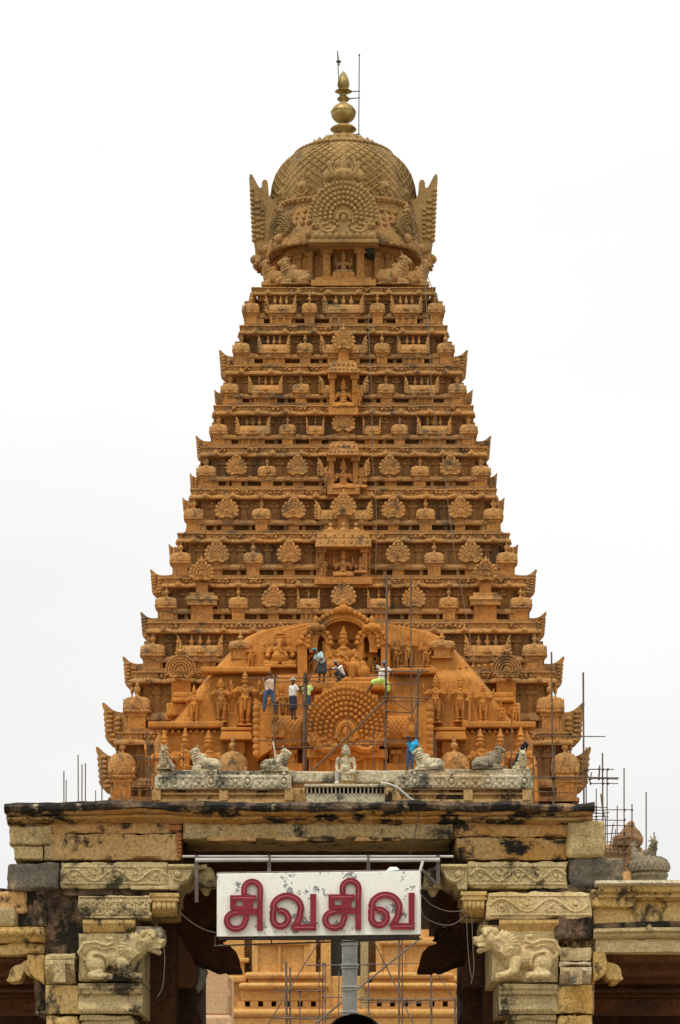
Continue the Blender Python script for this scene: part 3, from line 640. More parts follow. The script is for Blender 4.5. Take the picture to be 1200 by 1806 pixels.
for a in [(623, 672, 387, 2), (690, 714, 378, 3), (773, 815, 346, 4), (838, 868, 335, 5), (880, 905, 322, 5), (962, 985, 298, 6), (1008, 1054, 266, 7), (1083, 1130, 249, 8), (1162, 1217, 218, 9), (1244, 1318, 183, 10), (1322, 1400, 172, 10)]: side_gable(*a)
# ------------------------------------------------------------------ cupola
PXM = F/YC
def zc_(y): return Z(y, YC)
def hwm(h): return h/PXM
def octo(a): return 1+.035*math.cos(8*a)             # softly eight-lobed plan
nk = MB(); r0 = hwm(118)
zN0, zN1 = Z(508, YC-4.2), zc_(462); nk.box(X0-3.95, X0+3.95, YC-3.95, YC+3.95, zN0-.5, zN0+.12); nk.lathe([(r0+.35, zN0), (r0+.35, zN0+.35), (r0+.15, zN0+.42), (r0, zN0+.5), (r0, zN1-.5), (r0+.12, zN1-.42), (r0+.2, zN1-.2), (r0, zN1+.2)], 32, (X0, YC, 0), octo)
for k in range(32):
    a = 2*PI*(k+.5)/32; T = Matrix.Translation((X0, YC, 0)) @ Matrix.Rotation(a, 4, 'Z'); q = MB()
    q.box(-.13, .13, -r0-.12, -r0+.15, zN0+.45, zN1-.5); q.box(-.2, .2, -r0-.18, -r0+.15, zN1-.68, zN1-.5); nk.put(q, T)
neck = nk.build('cupola_neck', 'ochre', tower)
DP = [(15, 240), (24, 245), (31, 250), (38, 255), (48, 261), (60, 267), (74, 274), (89, 283), (103, 294), (112, 304), (119.5, 316), (125, 334), (128, 356), (129, 372), (128, 390)]   # dome outline: half width, y
def dome_r(y):
    for (a, b), (c, d) in zip(DP, DP[1:]):
        if b <= y <= d: return a+(c-a)*(y-b)/(d-b)
    return DP[-1][0]
dm = MB(); dm.smooth = True
dm.lathe([(hwm(h), zc_(y)) for h, y in reversed(DP)], 64, (X0, YC, 0), lambda a: 1+.012*math.cos(8*a))
dome = dm.build('dome', 'cupola', tower)
ev = MB(); ev.smooth = True
ev.lathe([(hwm(100), zc_(464)), (hwm(138), zc_(464)), (hwm(149), zc_(474)), (hwm(152), zc_(472)), (hwm(151), zc_(458)), (hwm(146), zc_(442)), (hwm(138), zc_(422)), (hwm(132), zc_(404)), (hwm(131), zc_(396)), (hwm(135), zc_(394)), (hwm(135), zc_(386)), (hwm(130), zc_(384)), (hwm(110), zc_(382))], 64, (X0, YC, 0), octo)
for k in range(96):
    a = 2*PI*k/96; r = hwm(135)*octo(a); ev.ell((X0+r*math.cos(a), YC+r*math.sin(a), zc_(390)), (.10, .10, .09), 6, 4)
for k in range(16):
    a = 2*PI*(k+.5)/16+.19; r = hwm(150)*octo(a); ev.ell((X0+r*math.cos(a), YC+r*math.sin(a), zc_(458)), (.26, .26, .24), 8, 6)
for k in range(72):
    a = 2*PI*k/72; j = random.uniform(.7, 1.2)
    for y, hw_, s in ((470, 152, .09), (412, 135, .13), (424, 140, .10), (436, 145, .12)):
        r = hwm(hw_)*octo(a); ev.ell((X0+r*math.cos(a), YC+r*math.sin(a), zc_(y)+random.uniform(-.05, .05)), (s*j, s*j, s*random.uniform(.7, 1.3)), 6, 4)
eave = ev.build('eave', 'roof', tower)
lt = MB()
for k in range(44):
    for s in (-1, 1):
        pts = []
        for j in range(17):
            y = 385-(385-266)*j/16; r = hwm(dome_r(y))*1.004+.02; a = 2*PI*k/44+s*.075*j; pts.append((X0+r*math.cos(a), YC+r*math.sin(a), zc_(y)))
        lt.tube(pts, .030, 4)
lt.smooth = True; lt.build('lattice', 'cupola', dome)
pt = MB(); pt.smooth = True                          # rope band and petal crown near the apex
for k in range(60):
    a = 2*PI*k/60; r = hwm(85); pt.ell((X0+r*math.cos(a), YC+r*math.sin(a), zc_(278)), (.13, .13, .08), 6, 4)
pt.lathe([(hwm(80), zc_(282)), (hwm(87), zc_(280)), (hwm(84), zc_(275)), (hwm(70), zc_(272))], 48, (X0, YC, 0))
for k in range(24):
    a = 2*PI*k/24; T = Matrix.Translation((X0, YC, 0)) @ Matrix.Rotation(a, 4, 'Z'); q = MB(); r = hwm(64)
    q.prism([(-.20, 0), (.20, 0), (.15, .16), (0, .40), (-.15, .16)], -.05, .05); pt.put(q, T @ Matrix.Translation((0, -r, zc_(270))) @ Matrix.Rotation(-.5, 4, 'X'))
for k in range(16):
    a = 2*PI*k/16; r = hwm(32); pt.ell((X0+r*math.cos(a), YC+r*math.sin(a), zc_(254)), (.30, .30, .20), 8, 5)
pt.build('petal_crown', 'cupola', dome)
for k in range(16):                                  # hanging medallions on the dome
    a = 2*PI*(k+.5)/16; q = MB(); q.smooth = True
    q.ell((0, 0, 0), (.42, .10, .48), 12, 7); q.ell((0, -.08, .05), (.28, .1, .32), 10, 6); q.ell((0, -.14, .02), .15, 8, 6); q.ell((0, -.02, .62), (.24, .12, .22), 8, 6)
    for s in (-1, 1): q.ell((s*.26, -.02, .48), (.14, .1, .12), 6, 5); q.ell((s*.12, -.02, .88), (.09, .08, .14), 6, 5)
    for e in range(9): q.ell((.36*math.cos(e*.7), -.08, .40*math.sin(e*.7)), .07, 5, 4)
    me, o = MB().put(q, Matrix.Translation((X0, YC, 0)) @ Matrix.Rotation(a, 4, 'Z') @ Matrix.Translation((0, -hwm(126), zc_(368))) @ Matrix.Rotation(-.12, 4, 'X')).mesh('medallion', 'cupola')
    place('medallion', me, o, dome)
def gable(azi, big):
    q = MB(); Rr = 1.50 if big else .82; yy = -hwm(143 if big else 141)-(.45 if big else .25); cz = Z(374, YC+yy) if big else Z(402, YC+yy*.7); Rr = 1.50 if big else .66; zl, zh = Z(429, YC+yy), Z(409, YC+yy)
    if big:
        q.prism([(-Rr*.95, zl), (Rr*.95, zl), (Rr*1.0, cz), (Rr*.7, cz+Rr*.7), (0, cz+Rr), (-Rr*.7, cz+Rr*.7), (-Rr*1.0, cz)], yy, yy+2.2)
        fan(q, 0, cz, Rr, yy, .16, 5)
        q.smooth = False; q.box(-1.5, 1.5, yy-.25, yy+1, zl+.1, zh); q.box(-1.62, 1.62, yy-.32, yy+1, zl-.05, zl+.1); q.smooth = True
        for k in range(9): q.ell((-1.28+.32*k, yy-.27, (zl+zh)/2), (.14, .09, .15), 8, 6)
        # flame horns rising over the gable
        for s in (-1, 1):
            q.tube([(s*.30, yy, cz+Rr*1.0), (s*.55, yy, cz+Rr*1.2), (s*.62, yy, cz+Rr*1.42), (s*.45, yy, cz+Rr*1.55)], .22, 8, r1=.10); q.ell((s*.25, yy-.1, cz+Rr*1.12), (.26, .24, .26), 8, 6); q.ell((s*.75, yy, cz+Rr*1.1), (.22, .2, .3), 8, 6)
        q.lathe([(.16, cz+Rr*1.2), (.22, cz+Rr*1.35), (.2, cz+Rr*1.5), (.05, cz+Rr*1.72)], 8, (0, yy, 0))
        q.smooth = False                             # jutting ridge that curls up behind the face
        q.prismx([(yy+.30, cz+Rr*.80), (yy-.05, cz+Rr*.9), (yy-.22, cz+Rr*1.25), (yy-.10, cz+Rr*1.15), (yy+.2, cz+Rr*1.02), (yy+.75, cz+Rr*.62), (yy+1.2, cz+Rr*.55), (yy+1.2, cz+Rr*.2), (yy+.3, cz)], -.35, .35)
    else:
        q.prism([(Rr*.8*math.cos(a), cz+Rr*.8*math.sin(a)) for a in [2*PI*k/14 for k in range(14)]], yy, yy+1.2); fan(q, 0, cz, Rr, yy, .14, 4)
    me, o = MB().put(q, Matrix.Translation((X0, YC, 0)) @ Matrix.Rotation(azi, 4, 'Z')).mesh('cupola_gable', 'cupola' if not big else 'cupola')
    place('cupola_gable', me, o, eave)
for k in (0, 2): gable(k*PI/2, True)
for s in (-1, 1):
    for b in (0, PI): gable(b+s*.80, False)
for s in (-1, 1):                                    # side gable wings seen in profile at the rim
    q = MB(); o = hwm(162); zb, zt = zc_(458), zc_(326); h = zt-zb
    wl = [(112, 462), (140, 463), (150, 457), (154, 446), (157, 431), (156, 424), (159, 416), (158, 408), (160.5, 398), (159, 390), (161.5, 380), (160, 372), (163, 362), (161.5, 354), (164, 345), (164.5, 334), (163, 326), (159, 328), (154, 337), (150, 345), (147, 350), (144, 351), (142.5, 348), (142.5, 342), (140, 337), (135, 336), (132, 341), (131, 350), (130.5, 362), (126, 370), (112, 372)]
    pr = [(hwm(a_), zc_(b_)) for a_, b_ in wl]
    q.prism([(X0+s*x, z) for x, z in pr], YC-1.5, YC+1.5); q.smooth = True
    for k in range(12): q.ell((X0+s*hwm(156+.35*k), YC-1.5, zb+h*(.12+.06*k)), (.12, .12, .12), 8, 5)
    for k in range(7): q.ell((X0+s*hwm(150), YC-1.52, zb+h*(.16+.08*k)), (.17, .06, .10), 8, 5); q.ell((X0+s*hwm(141), YC-1.52, zb+h*(.16+.06*k)), (.10, .07, .09), 6, 5)
    q.build('cupola_wing', 'cupola', eave)
# neck niche with its seated figure
Yn = YC-r0-.55
for s in (-1, 1):
    p = MB(); x = X0+s*.78; p.box(x-.17, x+.17, Yn, Yn+.7, Z(497, Yn), Z(440, Yn)); p.box(x-.28, x+.28, Yn-.1, Yn+.7, Z(447, Yn), Z(438, Yn)); p.box(x-.24, x+.24, Yn-.06, Yn+.7, Z(490, Yn)-.1, Z(486, Yn)); p.build('niche_column', 'ochre', neck)
p = MB(); p.box(X0-1.25, X0+1.25, Yn-.2, Yn+.7, Z(434, Yn), Z(426, Yn)); p.box(X0-1.1, X0+1.1, Yn-.12, Yn+.7, Z(439, Yn), Z(434, Yn)+.01); p.build('niche_lintel', 'ochre', neck)
p = MB(); p.box(X0-1.5, X0+1.5, Yn-.4, Yn+.7, Z(508, Yn), Z(498, Yn)); p.box(X0-1.3, X0+1.3, Yn-.25, Yn+.7, Z(498, Yn), Z(492, Yn)); p.box(X0-.5, X0+.5, Yn-.2, Yn+.5, Z(492, Yn), Z(482, Yn)); p.build('niche_plinth', 'ochre', neck)
h = Z(438, Yn)-Z(483, Yn); place('seated_deity', FIG['seated_cupola'], (X0, Yn+.12, Z(483, Yn)), neck, scale=(h*1.0, h, h))
# finial
fp = [(14, 240), (15, 236), (20, 232), (24, 228.5), (20, 224.5), (10, 221), (8, 218), (16, 214), (21, 207), (22.5, 200), (22.5, 198.5), (23, 198), (23, 197), (22, 196.5), (20, 190), (13, 185), (7, 183), (6, 179), (10, 177), (12, 174.5), (9, 172), (6, 170), (6, 166), (10, 164), (15.5, 161.5), (13, 160), (8, 158), (10, 154), (11.5, 150), (10, 142), (6.5, 133), (3, 128), (.6, 125)]
fp = fp[:6]+[(max(7, 22.5*math.sqrt(max(0, 1-((y-200)/17.5)**2))), y) for y in (217, 215, 212.5, 210, 207, 204, 201, 199)]+[(23.2, 198.6), (23.2, 197.4)]+[(max(6.5, 22.5*math.sqrt(max(0, 1-((y-200)/17.5)**2))), y) for y in (197, 194, 191, 188.5, 186, 184.5, 183)]+fp[17:]
fm = MB(); fm.smooth = True; fm.lathe([(hwm(max(h, .5))*.97, zc_(y)) for h, y in fp], 32, (X0, YC, 0)); fin = fm.build('finial', 'gilt', dome)
rod = thing('lightning_rod', (X(634, YC), YC-.1, zc_(252)), 'thin tall lightning rod beside the gilt finial on the dome', 'lightning rod')
q = MB(); q.tube([P(633, 250, YC-.1), P(634, 97, YC-.1)], .028, 6); q.ell(P(634, 97, YC-.1), .05); q.build('rod', 'dkmetal', rod)
for y, xe in ((161, 618), (173, 614), (237, 612)): q = MB(); q.tube([P(xe, y+1, YC-.05), P(635.5, y-.5, YC-.1)], .026, 6); q.build('bracket', 'dkmetal', rod)
lamp = thing('aviation_lamp', (X(599, YC), YC, zc_(170)), 'small lamp on a thin bent rod above the gilt finial', 'lamp')
q = MB(); q.tube([P(600.5, 176, YC-.3), P(598.5, 150, YC-.3), P(596.5, 118, YC-.3), P(595.5, 90, YC-.3)], .026, 6); q.build('rod', 'dkmetal', lamp)
q = MB(); q.tube([P(595.5, 90, YC-.3), P(598, 106, YC-.3)], .015, 5); q.lathe([(.03, 0), (.12, -.02), (.10, -.09), (.02, -.1)], 10, tuple(P(597.5, 107, YC-.3))); q.build('lamp_shade', 'dkmetal', lamp)
q = MB(); q.smooth = True; q.ell(P(598.5, 113, YC-.3), (.05, .05, .09), 10, 7); q.build('bulb', 'whitepvc', lamp)

# bulls at the corners of the top terrace
def bull(me, px, py, Y, wpx, rz, label, group, name='stone_bull', sz=1.0):
    L_ = wpx*Y/F; return place(name, me, P(px, py, Y), None, rz=rz, scale=(L_, L_, L_*sz), label=label, category='statue', group=group)
TB = 'stone bulls on the top terrace of the tower'
Yb = YC-3.55
bull(bull_mesh, 522, 506, Yb, 58, PI, 'couchant ochre stone bull left of the niche under the cupola, facing left', TB, sz=1.08)
bull(bull_mesh, 693, 506, Yb, 62, 0, 'couchant ochre stone bull right of the niche under the cupola, facing right', TB, sz=1.08)
bull(bull_mesh, 486, 507, YC-2.6, 52, PI-.1, 'outer ochre stone bull at the left edge of the top terrace', TB, sz=1.15)
bull(bull_mesh, 733, 507, YC-2.6, 52, .1, 'outer ochre stone bull at the right edge of the top terrace', TB, sz=1.15)
d = MB(); d.box(X(642, Yn), X(662, Yn), Yn-.1, Yn+.9, Z(447, Yn), Z(431, Yn)); d.build('cable_box', 'darkwire', None, .05, label='dark cable box tucked under the cupola eave right of the niche', category='box')

# cables trailing down the right of the tower
def cable(name, pts, r, mat, label, cat='cable'):
    p = [Vector(v) for v in pts]; p = [p[0]*2-p[1]]+p+[p[-1]*2-p[-2]]; sm2 = []
    for i in range(1, len(p)-2):
        for k in range(6):
            t = k/6; sm2.append(.5*(2*p[i]+(p[i+1]-p[i-1])*t+(2*p[i-1]-5*p[i]+4*p[i+1]-p[i+2])*t*t+(3*p[i]-p[i-1]-3*p[i+1]+p[i+2])*t**3))
    q = MB(); q.smooth = True; q.tube(sm2+[p[-2]], r, 5); return q.build(name, mat, label=label, category=cat)
def face_Y(y):                                       # depth of the tower front at picture row y
    for (a, _, h, p), (b, _, h2, p2) in zip(ST, ST[1:]):
        if y <= b: return YC-W(h+(h2-h)*max(0, y-a)/(b-a))-.75
    return YC-W(420)-.75
cable('cable', [P(724, 372, YC-4.5), P(742, 445, YC-4.7), P(752, 470, YC-4.75)]+[P(x, y, face_Y(y)) for x, y in ((750, 505), (757, 600), (763, 700), (780, 800), (792, 900), (806, 1000), (818, 1060), (830, 1130), (838, 1200), (843, 1290), (843, 1345))], .016, 'wire', 'grey cable hanging down the right half of the tower from the cupola')
cable('cable', [P(x, y, face_Y(y)) for x, y in ((650, 552), (652, 620), (656, 700), (657, 800), (664, 900), (663, 1010))], .013, 'wire', 'thin grey cable hanging just right of the central niches')
cable('cable', [P(733, 430, YC-4.4), P(748, 470, YC-4.5), P(764, 512, YC-4.9)], .016, 'wire', 'short taut cable slanting from the cupola eave to the top storey corner')

# ------------------------------------------------------------------ carved porch gable in front of the tower
def PXo(pts, Y): return [(X(606+a, Y), Z(b, Y)) for a, b in pts]
def mirror(pts): return pts+[(-a, b) for a, b in reversed(pts)]
YL, YM, YU = 122.6, 123.15, 123.9
def lerp_tab(t, y):
    for (a_, b_), (c_2, d_) in zip(t, t[1:]):
        if a_ >= y >= c_2: return b_+(d_-b_)*(a_-y)/(a_-c_2)
    return t[-1][1]
HWT = [(1418, 350), (1290, 349), (1283, 342), (1270, 324), (1255, 313), (1235, 301), (1215, 281), (1195, 263), (1175, 245), (1155, 226), (1135, 206), (1120, 187), (1111, 163), (1104, 124), (1099, 84)]
YFT = [(1418, 122.6), (1289, 122.62), (1284, 123.05), (1192, 123.3), (1186, 123.75), (1099, 124.1)]
q = MB(); q.smooth = True; lv = [1418, 1390, 1360, 1330, 1305, 1291, 1288, 1284, 1278, 1270, 1262, 1255, 1245, 1235, 1225, 1215, 1205, 1195, 1191, 1187, 1182, 1175, 1165, 1155, 1145, 1135, 1127, 1120, 1115, 1111, 1107, 1104, 1101, 1099]; NT = 64; vs_, fs_ = [], []
for y in lv:
    hw_, yf = lerp_tab(HWT, y), lerp_tab(YFT, y)
    for k in range(NT+1):
        t = -1+2*k/NT; t = math.copysign(1-(1-abs(t))**2.2, t); YY = yf+5.5*abs(t)**30; e = noise.noise((t*9, y*.05, 1))*.05
        vs_.append((X(606+hw_*t, yf), YY+e, Z(y, yf)+noise.noise((t*7, y*.03, 5))*.03))
for i in range(len(lv)-1):
    for k in range(NT): fs_.append((i*(NT+1)+k, i*(NT+1)+k+1, (i+1)*(NT+1)+k+1, (i+1)*(NT+1)+k))
n0 = (len(lv)-1)*(NT+1); top = len(vs_)
for k in range(NT+1): v = vs_[n0+k]; vs_.append((v[0], 131.2, v[2]+.05))
for k in range(NT): fs_.append((n0+k, n0+k+1, top+k+1, top+k))
q.add(vs_, fs_); porch = q.build('porch_gable', 'clean', tower)
def ledge(x0, x1, y0, y1, Y, out, name='ledge', mat='clean'):
    q = MB(); q.box(X(x0, Y), X(x1, Y), Y-out, Y+.5, Z(y1, Y), Z(y0, Y)); return q.build(name, mat, porch, .06)
ledge(262, 395, 1274, 1285, YL-.02, .28); ledge(815, 945, 1274, 1285, YL-.02, .28); ledge(355, 478, 1178, 1188, YM, .30); ledge(690, 770, 1180, 1190, YM, .30)
q = MB(); q.smooth = True
for x0, x1 in ((268, 395), (818, 940)):
    n = int((x1-x0)/10)
    for k in range(n): q.ell(P(x0+(k+.5)*(x1-x0)/n, 1291, YL-.02), (.085, .12, .11), 6, 5)
for k in range(6): q.ell(P(812+k*11, 1178-1*k, YM-.05), (.08, .1, .08), 6, 5)
for k in range(5): q.ell(P(355+k*18, 1202, YM-.02), (.06, .08, .09), 6, 5)
q.build('hanging_beads', 'clean', porch, kind='stuff')
for s in (-1, 1):                                    # small stepped roofs on the shoulders
    q = MB(); Y = YM+.5
    for x0, x1, y0, y1, o in ((262, 300, 1222, 1232, .2), (258, 302, 1232, 1240, .3), (270, 312, 1240, 1262, .05)):
        a, b = sorted((606-s*x0*1.0, 606-s*x1)); q.box(X(a, Y), X(b, Y), Y-o, Y+1.2, Z(y1, Y), Z(y0, Y))
    q.build('shoulder_roof', 'clean', porch, .06)
    a, b = sorted((606-s*161, 606-s*216)); Y = YL-.5                                   # canopy over the lower dome
    q = MB(); q.box(X(a, Y), X(b, Y), Y-.1, Y+1, Z(1289, Y), Z(1283, Y)); q.box(X(a, Y)-.05, X(b, Y)+.05, Y-.25, Y+1, Z(1306, Y), Z(1291, Y), .08, .08); q.box(X(a, Y)+.3, X(b, Y)-.3, Y+.1, Y+1, Z(1330, Y), Z(1306, Y)); q.build('canopy_block', 'clean', porch, .05)
    x = 606-s*195; Y = YL-.9; wm = 56*Y/F; hh = Z(1300, Y)-Z(1418, Y); place('domed_pavilion', ME[U], (X(x, Y), Y+.5, Z(1418, Y)), porch, scale=(wm, wm*.75, hh))
# figures of the three registers
def relief(kind, px, y0, y1, Y, nm='carved_figure'):
    h = Z(y0, Y)-Z(y1, Y); sc_ = h if kind != 'elephant' else h*1.0
    return place(nm, FIG[kind], (X(px, Y), Y-.10*h, Z(y1, Y)), porch, scale=(sc_, sc_*1.1, sc_))
for k, x, a, b in (('four_armed', 343, 1210, 1276), ('haloed', 390, 1194, 1276), ('four_armed', 433, 1184, 1282), ('guardian', 476, 1192, 1280), ('lady', 498, 1205, 1280), ('four_armed', 768, 1192, 1277), ('guardian', 812, 1194, 1275), ('four_armed', 852, 1204, 1275), ('lady', 884, 1238, 1276), ('guardian', 908, 1236, 1276)): relief(k, x, a, b, YM)
for k, x, a, b in (('four_armed', 291, 1292, 1420), ('guardian', 328, 1290, 1418), ('lady', 370, 1291, 1420), ('lady', 848, 1288, 1418), ('four_armed', 882, 1289, 1418), ('guardian', 918, 1288, 1418)): relief(k, x, a, b, YL)
for k, x, a, b in (('elephant', 495, 1111, 1180), ('lady', 442, 1133, 1178), ('lady', 697, 1126, 1182), ('four_armed', 721, 1114, 1182), ('lady', 750, 1126, 1181)): relief(k, x, a, b, YU)
Y = YU-.3; wm = 44*Y/F; place('square_pavilion', ME[K], (X(780, Y), Y+.5, Z(1160, Y)), porch, scale=(wm, wm*.6, Z(1112, Y)-Z(1160, Y)))
place('square_pavilion', ME[K], (X(424, Y), Y+.7, Z(1160, Y)), porch, scale=(wm*.9, wm*.6, Z(1110, Y)-Z(1160, Y)))
# triple-arched shrine at the top of the porch
Y = YU-.75
def arch(cx, cy, ri, ro, yb, n=22, beads=True, nm='arch'):
    q = MB(); c = P(cx, cy, Y); a, b = ri*Y/F, ro*Y/F; zb = Z(yb, Y); vs = []
    outl = [(c.x-b, zb)]+[(c.x+b*math.cos(PI-PI*k/n), c.z+b*math.sin(PI-PI*k/n)) for k in range(n+1)]+[(c.x+b, zb), (c.x+a, zb)]+[(c.x+a*math.cos(PI*k/n), c.z+a*math.sin(PI*k/n)) for k in range(n+1)]+[(c.x-a, zb)]
    q.prism(outl, Y, Y+1.0); q.smooth = True
    if beads:
        m = int(PI*b/.19)
        for k in range(m+1): t = PI*k/m; q.ell((c.x+b*1.03*math.cos(t), Y-.02, c.z+b*1.03*math.sin(t)), (.12, .14, .12), 6, 5)
        q.tube([(c.x+(a*.6+b*.4)*math.cos(t), Y-.01, c.z+(a*.6+b*.4)*math.sin(t)) for t in [PI*k/n for k in range(n+1)]], .06, 6)
        q.ell((c.x, Y-.12, c.z+b*1.08), (.24, .2, .2), 8, 6); q.ell((c.x, Y-.1, c.z+b*1.08+.28), (.12, .12, .2), 8, 6)
        for s in (-1, 1): q.ell((c.x+s*.25, Y-.1, c.z+b*1.05), (.16, .15, .14), 8, 6)
    return q.build(nm, 'clean', porch)
arch(606, 1140, 46, 60, 1150); arch(558, 1134, 16, 25, 1196); arch(656, 1134, 16, 25, 1196)
for x in (533, 680):
    q = MB(); q.box(X(x-8, Y), X(x+8, Y), Y+.02, Y+1, Z(1205, Y), Z(1136, Y)); q.box(X(x-10, Y), X(x+10, Y), Y-.06, Y+1, Z(1138, Y), Z(1130, Y)); q.box(X(x-9, Y), X(x+9, Y), Y-.03, Y+1, Z(1212, Y), Z(1203, Y)); q.build('arch_pier', 'clean', porch, .03)
q = MB(); c = P(606, 1125, Y); q.smooth = True; q.prism([(c.x+1.45*math.cos(t), c.z+1.36*math.sin(t)) for t in [PI*k/16 for k in range(17)]], Y+.7, Y+5); q.build('vault_hood', 'clean', porch, .1)
place('throned_deity', FIG['throned'], (X(606, Y), Y+.15, Z(1212, Y)), porch, scale=(2.72, 2.6, Z(1099, Y)-Z(1212, Y)))
for x, a, b, k in ((557, 1128, 1196, 'lady'), (655, 1128, 1196, 'guardian')): h = Z(a, Y)-Z(b, Y); place('attendant', FIG[k], (X(x, Y), Y+.45, Z(b, Y)), porch, scale=(h, h, h))
for x, y, r in ((586, 1175, .42), (626, 1175, .42), (598, 1165, .26), (640, 1182, .4), (572, 1190, .4)):
    q = MB(); q.smooth = True; q.ell(P(x, y+6, Y-.05), (r*.9, r*.9, r), 12, 8); q.ell(P(x, y-9, Y-.1), r*.5, 10, 7); q.ell(P(x-6, y+2, Y-.35), (r*.3, r*.3, r*.55), 8, 6); q.ell(P(x+6, y+2, Y-.35), (r*.3, r*.3, r*.55), 8, 6); me, o = sculpt('kneeling_devotee', q, .04, 'clean', 2, True); place('kneeling_devotee', me, o, porch)
q = MB(); q.box(X(530, Y), X(690, Y), Y-.7, Y+1, Z(1222, Y), Z(1205, Y)); q.box(X(545, Y), X(675, Y), Y-.45, Y+1, Z(1206, Y), Z(1196, Y)); q.build('throne_base', 'clean', porch, .15, 3)
# great horseshoe gable and its flanking barrel roofs
Y = 120.9; q = MB(); c = P(611, 1277, Y); R_ = 71*Y/F
q.prism([(c.x+R_*.96*math.cos(t), c.z+R_*.96*math.sin(t)) for t in [2*PI*k/32 for k in range(32)]], Y, Y+2); fan(q, c.x, c.z, R_, Y, .22, 6, True, False, 8)
q.tube([(c.x+R_*.24*math.cos(a), Y-.30, c.z-R_*.40+R_*.42*math.sin(a)) for a in [PI*k/12 for k in range(13)]], .10, 6)
me_g = q.build('great_gable', 'clean', porch)
h = .95; place('niche_figure', FIG['seated'], (c.x, Y-.2, c.z-R_*.62), porch, scale=(h, h, h))
for s in (-1, 1):
    q = MB(); Y2 = 121.3; x0, x1 = (606-s*74, 606-s*146); xa, xb = sorted((X(x0, Y2), X(x1, Y2))); zt, zb = Z(1256, Y2), Z(1318, Y2); hh = zt-zb
    prof = [(Y2+.1, zb), (Y2-.12, zb+.05*hh), (Y2-.15, zb+.15*hh), (Y2, zb+.2*hh), (Y2-.08, zb+.4*hh), (Y2, zb+.65*hh), (Y2+.25, zb+.85*hh), (Y2+.7, zb+.98*hh), (Y2+1.4, zt), (Y2+2, zb+.9*hh), (Y2+2, zb)]
    q.smooth = True; q.prismx(prof, xa, xb)
    for k in range(9):                               # lattice ridges on the barrel
        for e in (-1, 1):
            xx = xa+(k+.5)*(xb-xa)/9; q.tube([(min(max(xx+e*.22*j, xa), xb), yy-.01, zz) for j, (yy, zz) in enumerate(prof[4:8])], .025, 4)
    xo = X(606-s*146, Y2); q.smooth = False
    zT = Z(1232, Y2); q.prism([(xo+s*.5, zb-.1), (xo-s*.15, zb-.5), (xo-s*.28, zb+.2*hh), (xo-s*.22, zb+.6*hh), (xo-s*.30, zt), (xo-s*.27, zT), (xo-s*.12, zT-.1), (xo+s*.15, zt+.25), (xo+s*.45, zt+.1), (xo+s*.5, zt-.1)], Y2-.28, Y2+1.6)
    q.smooth = True
    for k in range(8): q.ell((xo-s*.17, Y2-.28, zb-.3+k*.27), (.16, .10, .16), 8, 5)
    for k in range(9): q.ell((xo+s*.38, Y2-.27, zb+.1+k*.16), (.05, .05, .05), 6, 4)
    fx = (xa+xb)/2-s*.25; half_disc(q, fx, zb+.36*hh, .42, Y2-.36, Y2); q.ell((fx, Y2-.38, zb+.46*hh), (.16, .1, .2), 8, 6); q.ell((fx, Y2-.2, zb+.82*hh), (.18, .14, .16), 8, 6)
    for k in range(10): q.ell((xa+(k+.5)*(xb-xa)/10, Y2-.16, zb+.1*hh), (.06, .05, .06), 6, 4)
    q.build('barrel_roof', 'clean', porch)
    q = MB(); a, b = sorted((606-s*72, 606-s*140)); q.box(X(a, Y2)+.2, X(b, Y2)-.2, Y2+.25, Y2+1.4, Z(1420, Y2), Z(1318, Y2))
    for xx in (.3, .72): e = X(a, Y2)+(X(b, Y2)-X(a, Y2))*xx; q.box(e-.13, e+.13, Y2+.1, Y2+.5, Z(1420, Y2), Z(1322, Y2)); q.box(e-.22, e+.22, Y2+.02, Y2+.5, Z(1330, Y2), Z(1322, Y2))
    q.box(X(a, Y2), X(b, Y2), Y2+.0, Y2+1.0, Z(1420, Y2), Z(1346, Y2))
    q.build('shrine_wall', 'clean', porch, .02)
q = MB(); Y2 = 121.0; q.box(X(545, Y2), X(677, Y2), Y2+.15, Y2+1.2, Z(1420, Y2), Z(1335, Y2)); q.box(X(538, Y2), X(684, Y2), Y2-.15, Y2+1.2, Z(1337, Y2), Z(1322, Y2))
for x in (556, 578, 644, 666): q.box(X(x-4, Y2), X(x+4, Y2), Y2+.05, Y2+.6, Z(1420, Y2), Z(1337, Y2))
q.build('shrine_wall', 'clean', porch, .02)

# ------------------------------------------------------------------ hall below, seen through the gateway
hall = thing('temple_hall', (X(606, 114), 116, 0), 'pale ochre hall front with mouldings and square holes seen through the gateway', 'temple hall')
Yh = 112.0
q = MB(); q.box(X(330, Yh), X(880, Yh), Yh+.9, 127, 0, Z(1416, 120)); q.build('hall_body', 'hall', hall)
def hbox(nm, x0, x1, y0, y1, o, bev=.06, mat='hall'):
    q = MB(); q.box(X(x0, Yh), X(x1, Yh), Yh-o, Yh+1, Z(y1, Yh), Z(y0, Yh)); return q.build(nm, mat, hall, bev)
for s, (x0, x1) in ((-1, (430, 566)), (1, (648, 792))):
    hbox('bay_wall', x0+15, x1-8, 1560, 1718, .1); hbox('bay_wall', x0-5, x1+10, 1744, 1766.5, .25)
    for xx in ((x0+15, x0+26), (x0+60, x0+66), (x1-30, x1-8)): hbox('pilaster', xx[0], xx[1], 1600, 1717, .22, .02)
    hbox('torus_moulding', x0+2, x1+8, 1716, 1728, .55, .12); hbox('moulding', x0+8, x1+6, 1728, 1736, .3, .03); hbox('cornice_moulding', x0-8, x1+14, 1735, 1746, .65, .12); hbox('capital_block', x0+20, x1-20, 1655, 1668, .35, .08)
hbox('end_wall', 400, 432, 1560, 1782, .0); hbox('end_moulding', 398, 436, 1722, 1734, .35, .08); hbox('end_moulding', 398, 440, 1690, 1698, .2, .05)
